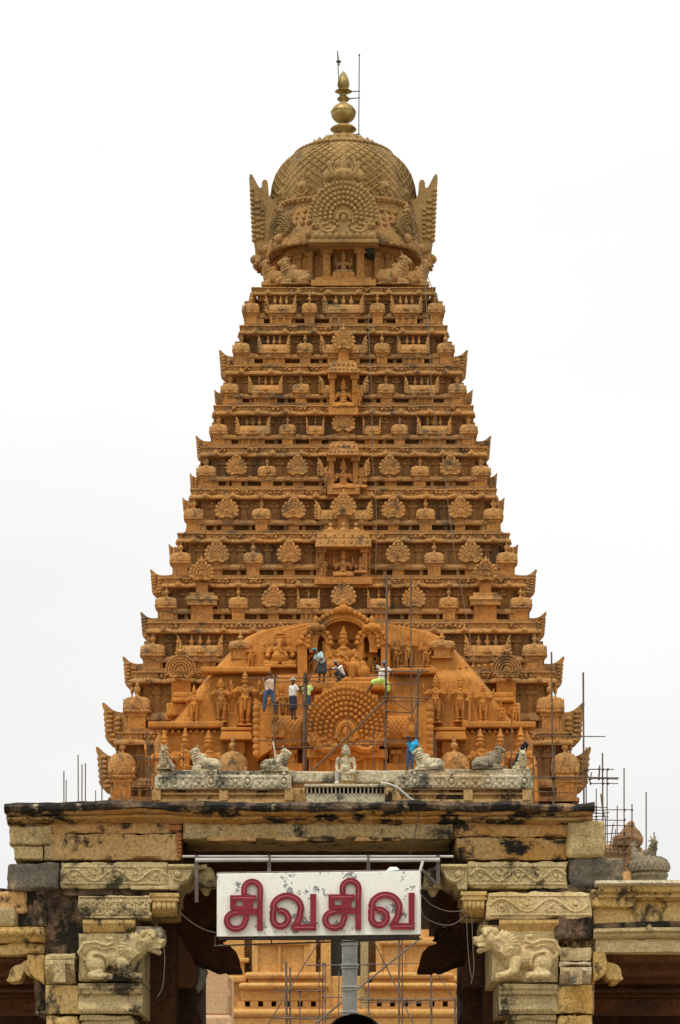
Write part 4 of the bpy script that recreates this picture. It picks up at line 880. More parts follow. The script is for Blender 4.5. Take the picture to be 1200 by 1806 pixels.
hbox('end_wall', 790, 830, 1560, 1782, .0); hbox('end_moulding', 786, 830, 1722, 1734, .35, .08)
hbox('plinth_moulding', 395, 835, 1781, 1796, .7, .14); hbox('plinth', 400, 830, 1796, 2080, .55, .05)
hbox('door_jamb', 566, 584, 1560, 1782, .3, .03); hbox('door_jamb', 636, 650, 1560, 1782, .3, .03, 'lintel'); hbox('door_sill', 566, 650, 1722, 1782, .2, .04)
hbox('door_opening', 584, 636, 1560, 1722, -.15, 0, 'nandi')  # solid black panel, the doorway's darkness put into its colour
q = MB(); xs = [400]+[e for k in range(18) for e in (414+k*23.2-4.5, 414+k*23.2+4.5)]+[832]     # course with square putlog holes
for a, b in zip(xs[::2], xs[1::2]): q.box(X(a, Yh), X(b, Yh), Yh-.245, Yh+.9, Z(1776, Yh), Z(1766.5, Yh))
q.box(X(400, Yh), X(832, Yh), Yh-.24, Yh+.9, Z(1782, Yh), Z(1776, Yh)); q.build('holed_course', 'hall', hall)
# ------------------------------------------------------------------ stone gateway in the foreground
YG = 39.0
gate = thing('stone_gateway', (X(540, YG), 41, 0), 'weathered ochre stone gateway with carved beams and lion brackets in the foreground', 'gateway')
def gb(nm, x0, x1, y0, y1, o, mat, bev=.02, dep=1.6, par=gate, taper=0):
    """block by its picture corners; o metres in front of the gate plane"""
    Y = YG-o; return wornbox(X(x0, Y), X(x1, Y), Y, YG+dep, Z(y1, Y), Z(y0, Y), .007, bev, seed=x0+y0).build(nm, mat, par)
def gr(nm, x0, x1, y0, y1, o, mat, amp=.03, n=9, seed=0, dep=1.0, rnd=.2):
    Y = YG-o; return roughbox(X(x0, Y), X(x1, Y), Y, YG+dep, Z(y1, Y), Z(y0, Y), amp, n, seed, rnd).build(nm, mat, gate)
def gprof(nm, x0, x1, prof, mat, par=gate, dep=1.5, wob=0):     # moulding: prof = (out, py) swept along x
    pts = [(YG-o, Z(y, YG-o)) for o, y in prof]; pts += [(YG+dep, pts[-1][1]), (YG+dep, pts[0][1])]
    q = MB(); n = max(2, int((x1-x0)/40)) if wob else 1
    xs = [X(x0, YG)+(X(x1, YG)-X(x0, YG))*k/n for k in range(n+1)]
    for a, b in zip(xs, xs[1:]):
        pass
    if not wob: q.prismx(pts, xs[0], xs[-1])
    else:
        m = len(pts); a = sum(pts[i][0]*pts[(i+1) % m][1]-pts[(i+1) % m][0]*pts[i][1] for i in range(m))
        if a < 0: pts = pts[::-1]
        vs = []
        n = int((x1-x0)/7); xs = [X(x0, YG)+(X(x1, YG)-X(x0, YG))*k/n for k in range(n+1)]
        for x in xs:
            for (y, z) in pts:
                e = noise.noise((x*1.3, y*3, z*5))*wob+noise.noise((x*5, y*7, z*9))*wob*.6+noise.noise((x*.5, 3, 0))*wob*1.5
                vs.append((x, y-e if y < YG+.5 else y, z+e*.8))
        fs = [tuple(range(m-1, -1, -1)), tuple(n*m+k for k in range(m))]
        for i in range(n):
            for k in range(m): fs.append((i*m+k, i*m+(k+1) % m, (i+1)*m+(k+1) % m, (i+1)*m+k))
        q.smooth = False; q.add(vs, fs)
    return q.build(nm, mat, par)
# top cornice, weathered
gprof('roof_slab', 12, 1046, [(.28, 1430), (.33, 1426), (.34, 1420), (.28, 1414)], 'algae', dep=5, wob=.03)
gprof('roof_cornice', 14, 1044, [(.06, 1452), (.12, 1446), (.18, 1444), (.20, 1440), (.16, 1438), (.24, 1433), (.26, 1429), (.2, 1426)], 'stained', dep=3, wob=.022)
# left end
gb('plaster_block', 16, 318, 1449, 1471, .02, 'plaster', .02); gb('plaster_block', 84, 319, 1470, 1517, .045, 'plaster2', .02)
gr('rough_stone', 14, 91, 1456, 1491, .09, 'rubble', .035, 9, 1); gr('rough_stone', 22, 77, 1490, 1517, .05, 'rubble', .03, 9, 2); gr('rough_stone', 76, 122, 1489, 1518, .055, 'lintel', .02, 8, 3)
gr('grey_block', 12, 107, 1520, 1569, .10, 'grey', .05, 12, 4)
# exposed bricks at the edge of the left plaster
bme, bo = MB().box(-.5, .5, -.5, .5, -.5, .5).mesh('brick', 'brick', False)
for k, (x0, x1, y0, y1) in enumerate([(297, 319, 1441.5, 1453), (299, 320, 1455, 1464)]+[(311+(j % 2)*2, 320, 1469+j*7.2, 1474.6+j*7.2) for j in range(6)]):
    Y = YG-.06; place('brick', bme, ((X(x0, Y)+X(x1, Y))/2, Y+.12, (Z(y0, Y)+Z(y1, Y))/2), gate, scale=(X(x1, Y)-X(x0, Y), .25, Z(y0, Y)-Z(y1, Y)))
# scroll carving helper: a vine with spirals and leaves
def scroll(nm, x0, x1, y0, y1, o, mat, n, par, r=.016, seed=1):
    rnd = random.Random(seed); Y = YG-o; xa, xb, zb, zt = X(x0, Y), X(x1, Y), Z(y1, Y), Z(y0, Y); h = zt-zb; q = MB(); q.smooth = True; zc2 = (zb+zt)/2
    q.tube([(xa+(xb-xa)*k/(n*10), Y, zc2+h*.30*math.sin(PI*k/10)) for k in range(n*10+1)], r*1.3, 5)
    for k in range(n):
        s = 1 if k % 2 == 0 else -1; cx = xa+(k+.5)*(xb-xa)/n; cz = zc2-s*h*.04; R0 = min(h*.34, (xb-xa)/n*.40)
        q.tube([(cx+R0*(1-j/15)*math.cos(j*.62+PI/2*s), Y, cz+s*R0*(1-j/15)*math.sin(j*.62+PI/2*s)) for j in range(15)], r, 5, r1=r*.6)
        for j in range(10): a = rnd.uniform(0, 6.3); d_ = rnd.uniform(.6, 1.5)*R0; q.ell((cx+d_*math.cos(a), Y, max(zb+.02, min(zt-.02, cz+d_*math.sin(a)))), (r*rnd.uniform(.9, 1.8), r*.8, r*rnd.uniform(.9, 1.8)), 6, 4)
        q.ell((cx, Y-.01, cz), (R0*.28, r*1.2, R0*.28), 8, 5)
    for z in (zb+.015, zt-.015): q.tube([(xa, Y, z), (xb, Y, z)], .013, 5)
    return q.build(nm, mat, par)
# left carved beam and corbel
bl = gb('carved_beam', 106, 298, 1519, 1568, .10, 'beige', .025); scroll('vine_relief', 112, 293, 1527, 1560, .102, 'beige', 5, bl); gb('beam_fillet', 230, 299, 1561, 1569, .13, 'beige', .01)
def corbel(x0, x1, y0, y1, o, mat, s, par=gate):     # scrolled corbel, nose towards s
    Y = YG-o; a, b = X(x0, Y), X(x1, Y); zt, zb = Z(y0, Y), Z(y1, Y); w, h = b-a, zt-zb; f = (lambda t: a+t*w) if s > 0 else (lambda t: b-t*w)
    q = MB(); q.prism([(f(0), zt), (f(1), zt), (f(1.0), zt-.16*h), (f(.96), zt-.3*h), (f(.85), zt-.55*h), (f(.70), zt-.72*h), (f(.45), zt-.80*h), (f(.40), zb), (f(0), zb)], Y, YG+1.2)
    c = q.build('corbel', mat, par, .02); q = MB(); q.smooth = True
    q.tube([(f(.92), Y-.01, zt-.22*h), (f(.78), Y-.01, zt-.56*h), (f(.5), Y-.01, zt-.68*h), (f(.22), Y-.01, zt-.55*h), (f(.18), Y-.01, zt-.32*h), (f(.36), Y-.01, zt-.22*h), (f(.46), Y-.01, zt-.36*h)], .018, 6)
    q.tube([(f(0), Y-.02, zt-.03), (f(1.02), Y-.02, zt-.03)], .03, 6); q.ell((f(.36), Y-.01, zt-.4*h), (.05, .03, .05), 8, 6); q.build('scroll', mat, c); return c
corbel(297, 342, 1524, 1569, .12, 'beige', 1)
# second corbel row behind (bell-shaped pendants flanking the sign)
def pendant(px, py, w, h, Y, mat, par=gate, nm='pendant_bracket'):
    q = MB(); q.smooth = True; c = P(px, py, Y); k = w/2*Y/F; hh = h*Y/F
    q.lathe([(k*.5, 0), (k*.8, -.12*hh), (k*.95, -.3*hh), (k*1.0, -.5*hh), (k*1.05, -.6*hh), (k*1.25, -.66*hh), (k*1.2, -.72*hh), (k*.6, -.76*hh), (k*.5, -.86*hh), (k*.2, -1.0*hh)], 8, tuple(c)); return q.build(nm, mat, par)
pendant(364, 1530, 34, 50, YG+.35, 'beige'); pendant(764, 1532, 34, 50, YG+.35, 'beige')
gb('corbel_arm', 318, 366, 1522, 1534, -.18, 'beige', .03, .9); gb('corbel_arm', 764, 806, 1522, 1536, -.18, 'beige', .03, .9)
# left second course
gb('backing_wall', 60, 250, 1566, 1790, -.10, 'algae', .02); gr('blackened_strip', 108, 300, 1565, 1580, .02, 'algae', .03, 12, 31); gr('blackened_strip', 930, 1108, 1561, 1573, .06, 'algae', .03, 12, 32); gr('blackened_strip', 862, 982, 1617, 1632, .05, 'algae', .03, 12, 33); gr('blackened_strip', 150, 238, 1618, 1627, .06, 'algae', .02, 10, 34)  # dark strips: grime lines plus shadow joints between blocks, put into the colour
b2 = gb('carved_block', 137, 266, 1578, 1621, .14, 'beige', .02); q = MB(); q.smooth = True; Y = YG-.142
for k in range(5):
    c = P(152+k*25, 1601, Y); q.tube([(c.x+.085*math.cos(t), Y, c.z+.085*math.sin(t)) for t in [2*PI*j/14 for j in range(14)]], .013, 5, True); q.ell(c, (.045, .02, .045), 8, 5)
    for j in range(6): q.ell((c.x+.06*math.cos(j*1.05), Y, c.z+.06*math.sin(j*1.05)), (.018, .012, .018), 6, 4)
    for e in (-1, 1): q.ell((c.x+.095, Y, c.z+e*.085), (.03, .014, .03), 6, 4)
for y in (1582, 1618): q.tube([P(140, y, Y), P(263, y, Y)], .012, 5)
q.build('rosette_relief', 'beige', b2)
def lotus(x0, x1, y0, y1, o, mat):                   # lotus-petal corbel
    Y = YG-o; q = MB(); a, b = X(x0, Y), X(x1, Y); zt, zb = Z(y0, Y), Z(y1, Y); h = zt-zb
    q.box(a, b, Y-.02, YG+1, zt-.16*h, zt); q.box(a+.02, b-.02, Y, YG+1, zt-.28*h, zt-.16*h); q.box(a+.0, b, Y-.03, YG+1, zt-.36*h, zt-.28*h)
    q.smooth = True; q.prismx([(Y, zt-.36*h), (Y-.01, zt-.55*h), (Y+.06, zt-.8*h), (Y+.25, zb), (YG+1, zb), (YG+1, zt-.36*h)], a+.03, b-.03)
    n = 5
    for k in range(n): q.ell((a+.03+(k+.5)*(b-a-.06)/n, Y+.01, zt-.56*h), ((b-a)/n*.48, .04, .22*h), 8, 6)
    return q.build('lotus_corbel', mat, gate)
lotus(264, 316, 1575, 1614, .10, 'yellow'); gprof('necking', 148, 240, [(.02, 1646), (.06, 1642), (.10, 1634), (.14, 1628), (.14, 1622)], 'yellow')
# lion bracket (head to +x)
def lion_mb():
    b = MB()
    b.ell((-.06, 0, .40), (.32, .15, .21), 14, 9); b.ell((-.30, 0, .38), (.19, .17, .25), 12, 8); b.ell((.18, 0, .40), (.19, .17, .25), 12, 8)
    b.ell((-.26, -.10, .28), (.17, .13, .19), 14, 9)                                                        # haunch
    b.tube([(-.26+.17*math.cos(t), -.20, .28+.19*math.sin(t)) for t in [-.3+2.3*k/10 for k in range(11)]], .022, 6)
    b.cap((-.22, -.15, .14), (-.34, -.17, .09), .085, .07); b.cap((-.34, -.18, .075), (-.10, -.21, .06), .07, .06)
    for k in range(3): b.cap((-.12, -.22, .035+.035*k), (-.03, -.235, .03+.03*k), .030, .022, 8)
    b.cap((.14, -.12, .32), (.16, -.17, .16), .11, .08); b.cap((.16, -.17, .14), (.34, -.20, .06), .078, .06)
    for k in range(3): b.cap((.33, -.21, .035+.035*k), (.43, -.225, .025+.03*k), .030, .022, 8)
    b.cap((.24, -.02, .52), (.42, -.04, .68), .22, .17, 14)                                                 # neck
    for k in range(12):                                                                                      # combed mane
        t = k/11; a = -.35+2.7*t; c = Vector((.36, 0, .58)); e = Vector((math.cos(a+PI*.62), 0, math.sin(a+PI*.62)))
        b.tube([c+e*.10+Vector((.06, -.20, 0)), c+e*.20+Vector((0, -.20, 0)), c+e*.27+Vector((-.02, -.16, 0))], .032, 6, r1=.022)
    b.ell((.52, -.06, .70), (.15, .15, .15), 12, 9); b.cap((.56, -.07, .71), (.70, -.08, .66), .105, .085); b.ell((.74, -.08, .70), (.055, .075, .05)); b.cap((.56, -.07, .58), (.68, -.08, .50), .075, .05)
    b.ell((.60, -.19, .77), .045, 8, 6); b.ell((.59, -.17, .82), (.075, .05, .028), 8, 5); b.ell((.44, -.16, .82), (.05, .05, .08), 8, 6); b.ell((.54, -.06, .86), (.13, .12, .06), 8, 6)
    for k in range(4): b.cap((.60+.035*k, -.155, .61-.005*k), (.60+.035*k, -.165, .56), .017, .010, 6)
    b.tube([(-.46, -.08, .36), (-.54, -.12, .50), (-.46, -.13, .66), (-.28, -.13, .68), (-.12, -.13, .62), (-.02, -.13, .66), (-.04, -.13, .74), (-.12, -.13, .74)], .034, 8, r1=.045)
    return b
lion_me, _ = sculpt('lion_carving', lion_mb(), .011, 'beige', 1)
lion_me2 = lion_me.copy(); lion_me2.materials[0] = M['cream']
gb('lion_panel', 137, 252, 1645, 1733, .06, 'beige', .02); gb('lion_panel', 866, 986, 1640, 1733, .06, 'cream', .02)
place('lion_bracket', lion_me, P(203, 1731, YG-.06), gate, scale=(.88, 1.0, .76)); place('lion_bracket', lion_me2, P(924, 1729, YG-.06), gate, scale=(-.88, 1.0, .78))
gb('mane_block', 232, 288, 1632, 1660, .02, 'lichen', .04, 1); gb('mane_block', 846, 882, 1622, 1650, .02, 'cream', .04, 1)
# capitals and piers
def capital(xs, s, m1, m2):
    a, b, c = xs                                     # a: outer plain edge, b: joint, c: inner end
    x0, x1 = sorted((b, c)); gprof('capital', x0, x1, [(.09, 1788), (.12, 1784), (.12, 1777), (.07, 1768), (.05, 1756), (.12, 1752), (.12, 1746), (.15, 1743), (.15, 1735)], m1, wob=.009)
    q = MB(); q.smooth = True; Y = YG-.10
    for k in range(14): q.ell((X(x0+5, Y)+(X(x1, Y)-X(x0+5, Y))*k/14, Y-.02, Z(1780, Y)), (.03, .02, .03), 6, 4)
    q.build('bead_row', m1, gate, kind='stuff')
    x0, x1 = sorted((a, b)); gb('pier_block', x0, x1, 1737, 1788, .08, m2, .015)
    x0, x1 = sorted((a, c-s*-6)); gb('pier', *sorted((a, b)), 1789.5, 2330, .06, m2, .02); gb('pier', *sorted((b, c-s*16)), 1796, 2330, -.02, m1, .02)
    gb('pier_ring', *sorted((b, c-s*20)), 1789, 1800, .05, m1, .015)
capital((80, 140, 252), 1, 'beige', 'yellow'); capital((1046, 982, 880), -1, 'beige', 'yellow')
# flower carved on the right pier blocks
for cy in (1762, 1812):
    q = MB(); q.smooth = True; Y = YG-.082; c = P(1014, cy, Y)
    for k in range(8): a = k*PI/4; q.tube([(c.x+.04*math.cos(a), Y, c.z+.04*math.sin(a)), (c.x+.12*math.cos(a-.25), Y, c.z+.12*math.sin(a-.25)), (c.x+.17*math.cos(a), Y, c.z+.17*math.sin(a)), (c.x+.12*math.cos(a+.25), Y, c.z+.12*math.sin(a+.25)), (c.x+.04*math.cos(a), Y, c.z+.04*math.sin(a))], .008, 4)
    q.build('carved_flower', 'yellow', gate)
def roll(x0, x1, y0, y1, mat):                       # small roll bracket on the outer pier
    gb('roll_cap', x0, x1, y0, y0+12, .16, mat, .02); Y = YG-.14; q = MB(); a, b = X(x0+2, Y), X(x1-2, Y); zt, zb = Z(y0+12, Y), Z(y1, Y); h = zt-zb
    q.smooth = True; q.prismx([(Y, zt), (Y-.05, zt-.2*h), (Y-.02, zt-.5*h), (Y+.06, zt-.8*h), (Y+.12, zb), (YG+.5, zb), (YG+.5, zt)], a, b); q.smooth = False
    q.box((a+b)/2-.08, (a+b)/2+.08, Y-.10, Y+.1, zb+.05*h, zt-.02); q.box(a, a+.05, Y-.04, Y+.1, zt-.4*h, zt); q.box(b-.05, b, Y-.04, Y+.1, zt-.4*h, zt); return q.build('roll_bracket', mat, gate)
roll(78, 134, 1680, 1735, 'beige'); roll(986, 1045, 1694, 1738, 'lichen'); gb('roll_neck', 987, 1044, 1670, 1695, .08, 'beige', .02)
# centre: lintel, painted ceiling, rear beam
gb('lintel', 321, 800, 1451, 1480, .06, 'lintel', .02, 1.4); 
for x0, x1 in ((365, 452), (485, 590), (622, 708)): gb('lintel_patch', x0, x1, 1475, 1483, .075, 'plaster', .01, .3)
Yq = 41.2
q = MB(); q.box(X(250, YG), X(880, YG), YG+.02, 52, Z(1479, YG), Z(1455, YG)); q.build('ceiling', 'paint', gate)
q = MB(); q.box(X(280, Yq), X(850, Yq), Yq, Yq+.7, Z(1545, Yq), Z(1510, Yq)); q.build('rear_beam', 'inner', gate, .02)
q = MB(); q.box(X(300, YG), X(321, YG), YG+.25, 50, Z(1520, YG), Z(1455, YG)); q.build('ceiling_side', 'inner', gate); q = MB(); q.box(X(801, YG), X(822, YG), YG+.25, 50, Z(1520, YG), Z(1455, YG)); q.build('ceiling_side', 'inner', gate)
q = MB(); q.box(X(30, YG), X(1030, YG), 39.6, 52, Z(1452, YG), Z(1424, YG)); q.build('roof', 'plaster', gate)
# right end
gb('plaster_block', 801, 1002, 1449, 1477, .02, 'plaster', .02); gb('plaster_block', 803, 1001, 1476, 1517, .045, 'stained', .02)
gr('rough_stone', 1001, 1067, 1447, 1511, .14, 'rubble', .04, 10, 6); gr('grey_block', 1003, 1102, 1511, 1567, .08, 'grey', .06, 12, 8)
br = gb('carved_beam', 824, 1003, 1518, 1568, .10, 'beige', .025); scroll('vine_relief', 830, 998, 1526, 1561, .102, 'beige', 5, br, seed=4)
corbel(779, 825, 1524, 1569, .12, 'beige', -1)
b3 = gb('carved_block', 857, 1046, 1571, 1622, .14, 'cream', .025); scroll('vine_relief', 864, 1038, 1578, 1615, .142, 'cream', 4, b3, .014, 9); lotus(813, 859, 1572, 1614, .10, 'yellow')
gr('carved_stone', 1040, 1126, 1567, 1602, .10, 'yellow', .03, 9, 9); gprof('necking', 880, 985, [(.0, 1648), (.05, 1642), (.10, 1634), (.14, 1628), (.14, 1622)], 'yellow')
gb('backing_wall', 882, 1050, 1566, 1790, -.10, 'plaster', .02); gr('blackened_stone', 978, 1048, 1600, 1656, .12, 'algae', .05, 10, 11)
gr('broken_wall', 1040, 1112, 1536, 1585, .02, 'plaster', .05, 9, 13)
# wings (lower side bays)
def wing(x0, x1, right):
    if right:
        gprof('wing_slab', x0, x1, [(.22, 1562), (.26, 1557), (.24, 1552)], 'lichen', dep=5, wob=.01); gprof('wing_cornice', x0+6, x1, [(.02, 1590), (.08, 1585), (.14, 1582), (.12, 1576), (.18, 1572), (.2, 1562)], 'yellow', dep=1.4, wob=.012)
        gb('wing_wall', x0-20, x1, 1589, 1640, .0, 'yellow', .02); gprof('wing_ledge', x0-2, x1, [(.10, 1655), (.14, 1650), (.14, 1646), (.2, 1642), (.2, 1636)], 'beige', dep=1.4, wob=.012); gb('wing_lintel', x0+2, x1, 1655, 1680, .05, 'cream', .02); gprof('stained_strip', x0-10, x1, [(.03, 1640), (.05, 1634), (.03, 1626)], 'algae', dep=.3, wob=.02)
    else:
        gb('wing_wall', x0, x1+4, 1566, 1634, -.02, 'algae', .02); gr('broken_wall', x0, x1-30, 1570, 1612, .06, 'plaster', .05, 9, 15); gr('rough_stone', x0, x1-50, 1600, 1634, .1, 'lintel', .03, 8, 16); gprof('wing_ledge', x0, x1, [(.06, 1662), (.10, 1658), (.12, 1652), (.16, 1648), (.16, 1634)], 'yellow', dep=1.4, wob=.012); gb('wing_lintel', x0, x1, 1662, 1684, .03, 'yellow', .02)
        q = MB(); q.smooth = True
        for k in range(8): q.ell(P(x1-8-16*k, 1644, YG-.16), (.06, .03, .05), 8, 5)
        q.build('scallop_row', 'yellow', gate, kind='stuff')
    a, b = X(x0, YG), X(x1, YG)
    for k in range(5):                               # receding ceiling beams of the bay
        y = YG+.9+k*1.3; q = MB(); q.box(a, b, y, y+.55, Z(1708+2*k, YG), Z(1681, YG)); q.build('bay_beam', 'brown', gate, .03)
    q = MB(); q.box(a, b, YG+.3, YG+9, Z(1690, YG), Z(1668, YG)); q.build('bay_ceiling', 'brown', gate)
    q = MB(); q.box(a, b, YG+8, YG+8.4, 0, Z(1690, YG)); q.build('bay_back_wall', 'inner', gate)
    q = MB(); q.box(a, b, YG+2.6, YG+3.2, Z(1765, YG), Z(1735, YG)); q.build('bay_beam', 'brown', gate, .03)
wing(-160, 78, False); wing(1048, 1400, True)
def curl(shapes, mat):                               # curled leaf brackets under the wing beams
    for k, pts in enumerate(shapes):
        Y = YG-.04+.07*k; q = MB(); q.prism([(X(x, Y), Z(y, Y)) for x, y in pts], Y, YG+.5); q.build('curled_bracket', mat, gate, .022, 3)
curl([[(47.6, 1684), (79, 1684), (79, 1737), (69, 1729), (61, 1726), (54, 1717), (49.6, 1706), (44, 1700), (48, 1695)], [(45, 1693), (37, 1700), (25.5, 1703), (18, 1710), (15, 1723), (11, 1730), (20, 1732), (34, 1730), (38, 1724), (41, 1715), (44, 1713), (48, 1720), (54, 1723), (58, 1700)]], 'yellow')
curl([[(1046, 1678), (1067, 1678), (1071, 1694), (1071, 1710), (1065, 1722), (1053, 1727), (1046, 1732)], [(1064, 1692), (1074, 1697), (1083, 1698.5), (1091, 1702), (1096, 1710), (1097, 1720), (1101, 1727), (1090, 1730), (1072, 1728), (1068, 1721), (1064, 1712)], [(1076, 1720), (1092, 1720), (1090, 1736), (1078, 1736)]], 'yellow')
# dark inner row of bracketed columns
def inner(s):
    f = (lambda x: x) if s < 0 else (lambda x: 1163-x)      # mirrored about the opening
    Y = 42.0; P2 = lambda pts, Y: [(X(f(x), Y), Z(y, Y)) for x, y in pts]
    def pr(nm, pts, y0, y1, mat, bev=.03): q = MB(); q.prism(P2(pts, y0), y0, y1); return q.build(nm, mat, gate, bev)
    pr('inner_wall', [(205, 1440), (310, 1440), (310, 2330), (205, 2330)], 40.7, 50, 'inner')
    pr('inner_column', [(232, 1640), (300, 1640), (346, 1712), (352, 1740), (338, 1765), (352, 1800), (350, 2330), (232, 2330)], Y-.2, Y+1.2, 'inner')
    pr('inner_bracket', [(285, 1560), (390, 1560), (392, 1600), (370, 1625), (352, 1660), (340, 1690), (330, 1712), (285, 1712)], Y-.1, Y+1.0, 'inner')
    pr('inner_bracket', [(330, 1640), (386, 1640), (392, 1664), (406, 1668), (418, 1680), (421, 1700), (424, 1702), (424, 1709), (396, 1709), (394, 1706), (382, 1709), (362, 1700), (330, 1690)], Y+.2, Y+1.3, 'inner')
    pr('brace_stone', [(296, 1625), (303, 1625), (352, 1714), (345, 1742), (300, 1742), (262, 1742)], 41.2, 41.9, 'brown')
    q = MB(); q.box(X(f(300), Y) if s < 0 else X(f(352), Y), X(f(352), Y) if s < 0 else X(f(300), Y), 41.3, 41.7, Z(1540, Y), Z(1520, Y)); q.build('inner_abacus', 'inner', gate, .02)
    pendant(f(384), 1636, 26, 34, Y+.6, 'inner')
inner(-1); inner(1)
q = MB(); q.prism([(X(x, 41.6), Z(y, 41.6)) for x, y in ((352, 1708), (368, 1712), (358, 1742), (349, 1752), (345, 1740))], 41.4, 41.7); q.build('floodlight', 'flagpole', None, .02, label='small grey floodlight box fixed to the dark left inner column', category='floodlight')
# tan pillar behind the left opening
pl = thing('stone_pillar', (X(382, 60), 60.5, 0), 'pinkish tan stone pillar behind the left side of the opening', 'pillar'); Yp = 60
q = MB(); q.prism([(X(x, Yp), Z(y, Yp)) for x, y in ((362, 1700), (402, 1700), (402, 1742), (407, 1750), (404, 1758), (404, 1790), (352, 1790), (356, 1765))], Yp, Yp+1.0); q.build('shaft', 'tan', pl, .04)
q = MB(); q.box(X(350, Yp), X(409, Yp), Yp-.08, Yp+1.1, 0, Z(1790, Yp)); q.build('pedestal', 'tan', pl, .08); q = MB(); q.box(X(401, Yp), X(410, Yp), Yp+.3, Yp+.9, 0, Z(1722, Yp)); q.build('side_strip', 'tan', pl, .02)
# flagpole and the great bull seated before it
fl = thing('temple_flagpole', (X(617, 62), 62, 0), 'grey metal-clad temple flagpole with ring bands below the signboard', 'flagpole'); Yf = 62
def ringed(y0, y1, r, nm): q = MB(); q.smooth = True; q.lathe([(r*Yf/F, Z(y1, Yf)), (r*Yf/F, Z(y0, Yf))], 24, (X(617, Yf), Yf, 0)); return q.build(nm, 'flagpole', fl)
ringed(1600, 2100, 13.5, 'mast')
for y in (1664, 1705, 1744, 1788):
    q = MB(); q.smooth = True; k = Yf/F; q.lathe([(13.4*k, Z(y+5, Yf)), (15.5*k, Z(y+3, Yf)), (14.5*k, Z(y+1, Yf)), (16*k, Z(y-1, Yf)), (16*k, Z(y-3, Yf)), (13.4*k, Z(y-5, Yf))], 24, (X(617, Yf), Yf, 0)); q.build('ring_band', 'flagpole', fl)
q = MB(); q.lathe([(1.3, 0), (1.3, .6), (.9, .7), (.8, 2.2)], 4, (X(617, Yf), Yf, 0)); q.build('plinth', 'tan', fl)
zt = Z(1786, 46)
place('great_bull', bull_black, (X(626, 46)+0, 45.6, .9), None, rz=PI/2, scale=(4.4, 4.6, (zt-.9)/.83), label='black stone bull seated inside the gateway, only its head top showing', category='statue')
q = MB(); q.box(X(520, 46), X(740, 46), 43, 48.5, 0, .96); q.build('bull_plinth', 'inner', None, .05, label='dark stone plinth under the black bull inside the gateway', category='plinth')

# ------------------------------------------------------------------ parapet on the roof with small statues
YP = 41.3
par = thing('roof_parapet', (X(606, YP), YP, Z(1424, YP)), 'lichen grey carved parapet along the gateway roof carrying small statues', 'parapet')
def pb(nm, x0, x1, y0, y1, o, mat, bev=.015, dep=.6):
    Y = YP-o; q = MB(); q.box(X(x0, Y), X(x1, Y), Y, YP+dep, Z(y1, Y), Z(y0, Y)); return q.build(nm, mat, par, bev)
def pr(nm, x0, x1, y0, y1, o, mat, amp, n, seed): Y = YP-o; return roughbox(X(x0, Y), X(x1, Y), Y, YP+.6, Z(y1, Y), Z(y0, Y), amp, n, seed, .15).build(nm, mat, par)
pb('base_course', 270, 940, 1390, 1424, .0, 'plaster2'); pb('base_course', 516, 700, 1360, 1424, -.08, 'plaster2')
for x0, x1 in ((272, 516), (693, 938)):
    for y0, y1, o in ((1388, 1393, .07), (1398, 1402, .05), (1410, 1424, .07)): pb('fillet', x0, x1, y0, y1, o, 'plaster2', .006)
for x in (276, 395, 510, 700, 826, 930): pb('stub_pilaster', x-8, x+8, 1393, 1412, .085, 'plaster2', .006)
pr('parapet_stone', 272, 515, 1366, 1392, .10, 'lichen', .016, 14, 3); pr('parapet_stone', 696, 942, 1366, 1391, .10, 'lichen', .016, 14, 5)
pr('parapet_stone', 278, 384, 1357, 1372, .04, 'lichen', .018, 10, 21); pr('parapet_stone', 384, 520, 1359, 1372, .0, 'lichen', .014, 10, 22); pr('parapet_stone', 516, 590, 1360, 1380, .0, 'lichen', .014, 10, 23); pr('parapet_stone', 628, 720, 1358, 1380, .0, 'lichen', .014, 10, 24); pr('parapet_stone', 718, 938, 1356, 1372, .05, 'lichen', .018, 12, 25)
def carve(x0, x1):
    rnd = random.Random(int(x0)); q = MB(); q.smooth = True; Y = YP-.105; n = int((x1-x0)/20)
    for k in range(n):
        c = P(x0+(k+.5)*(x1-x0)/n, 1378, Y)
        if k % 3 == 1: q.tube([(c.x+.06*math.cos(t), Y, c.z+.075*math.sin(t)) for t in [2*PI*j/12 for j in range(12)]], .014, 5, True); q.ell(c, (.035, .02, .04), 8, 5); q.ell((c.x, Y, c.z+.11), (.025, .02, .03), 6, 4)
        else:
            for j in range(3): q.ell((c.x+.05*(j-1), Y, c.z-.05+.05*(j % 2)), (.025, .016, .03), 6, 4); q.ell((c.x+.05*(j-1), Y, c.z+.06), (.022, .014, .02), 6, 4)
        for j in range(2):
            e = P(x0+(k+.25+.5*j)*(x1-x0)/n, 1364, YP-.06); q.tube([(e.x+.04*math.cos(t), e.y, e.z+.04*math.sin(t)) for t in [-.2-2.6*u/6 for u in range(7)]], .013, 5)
    q.build('parapet_relief', 'lichen', par)
carve(276, 512); carve(700, 936)
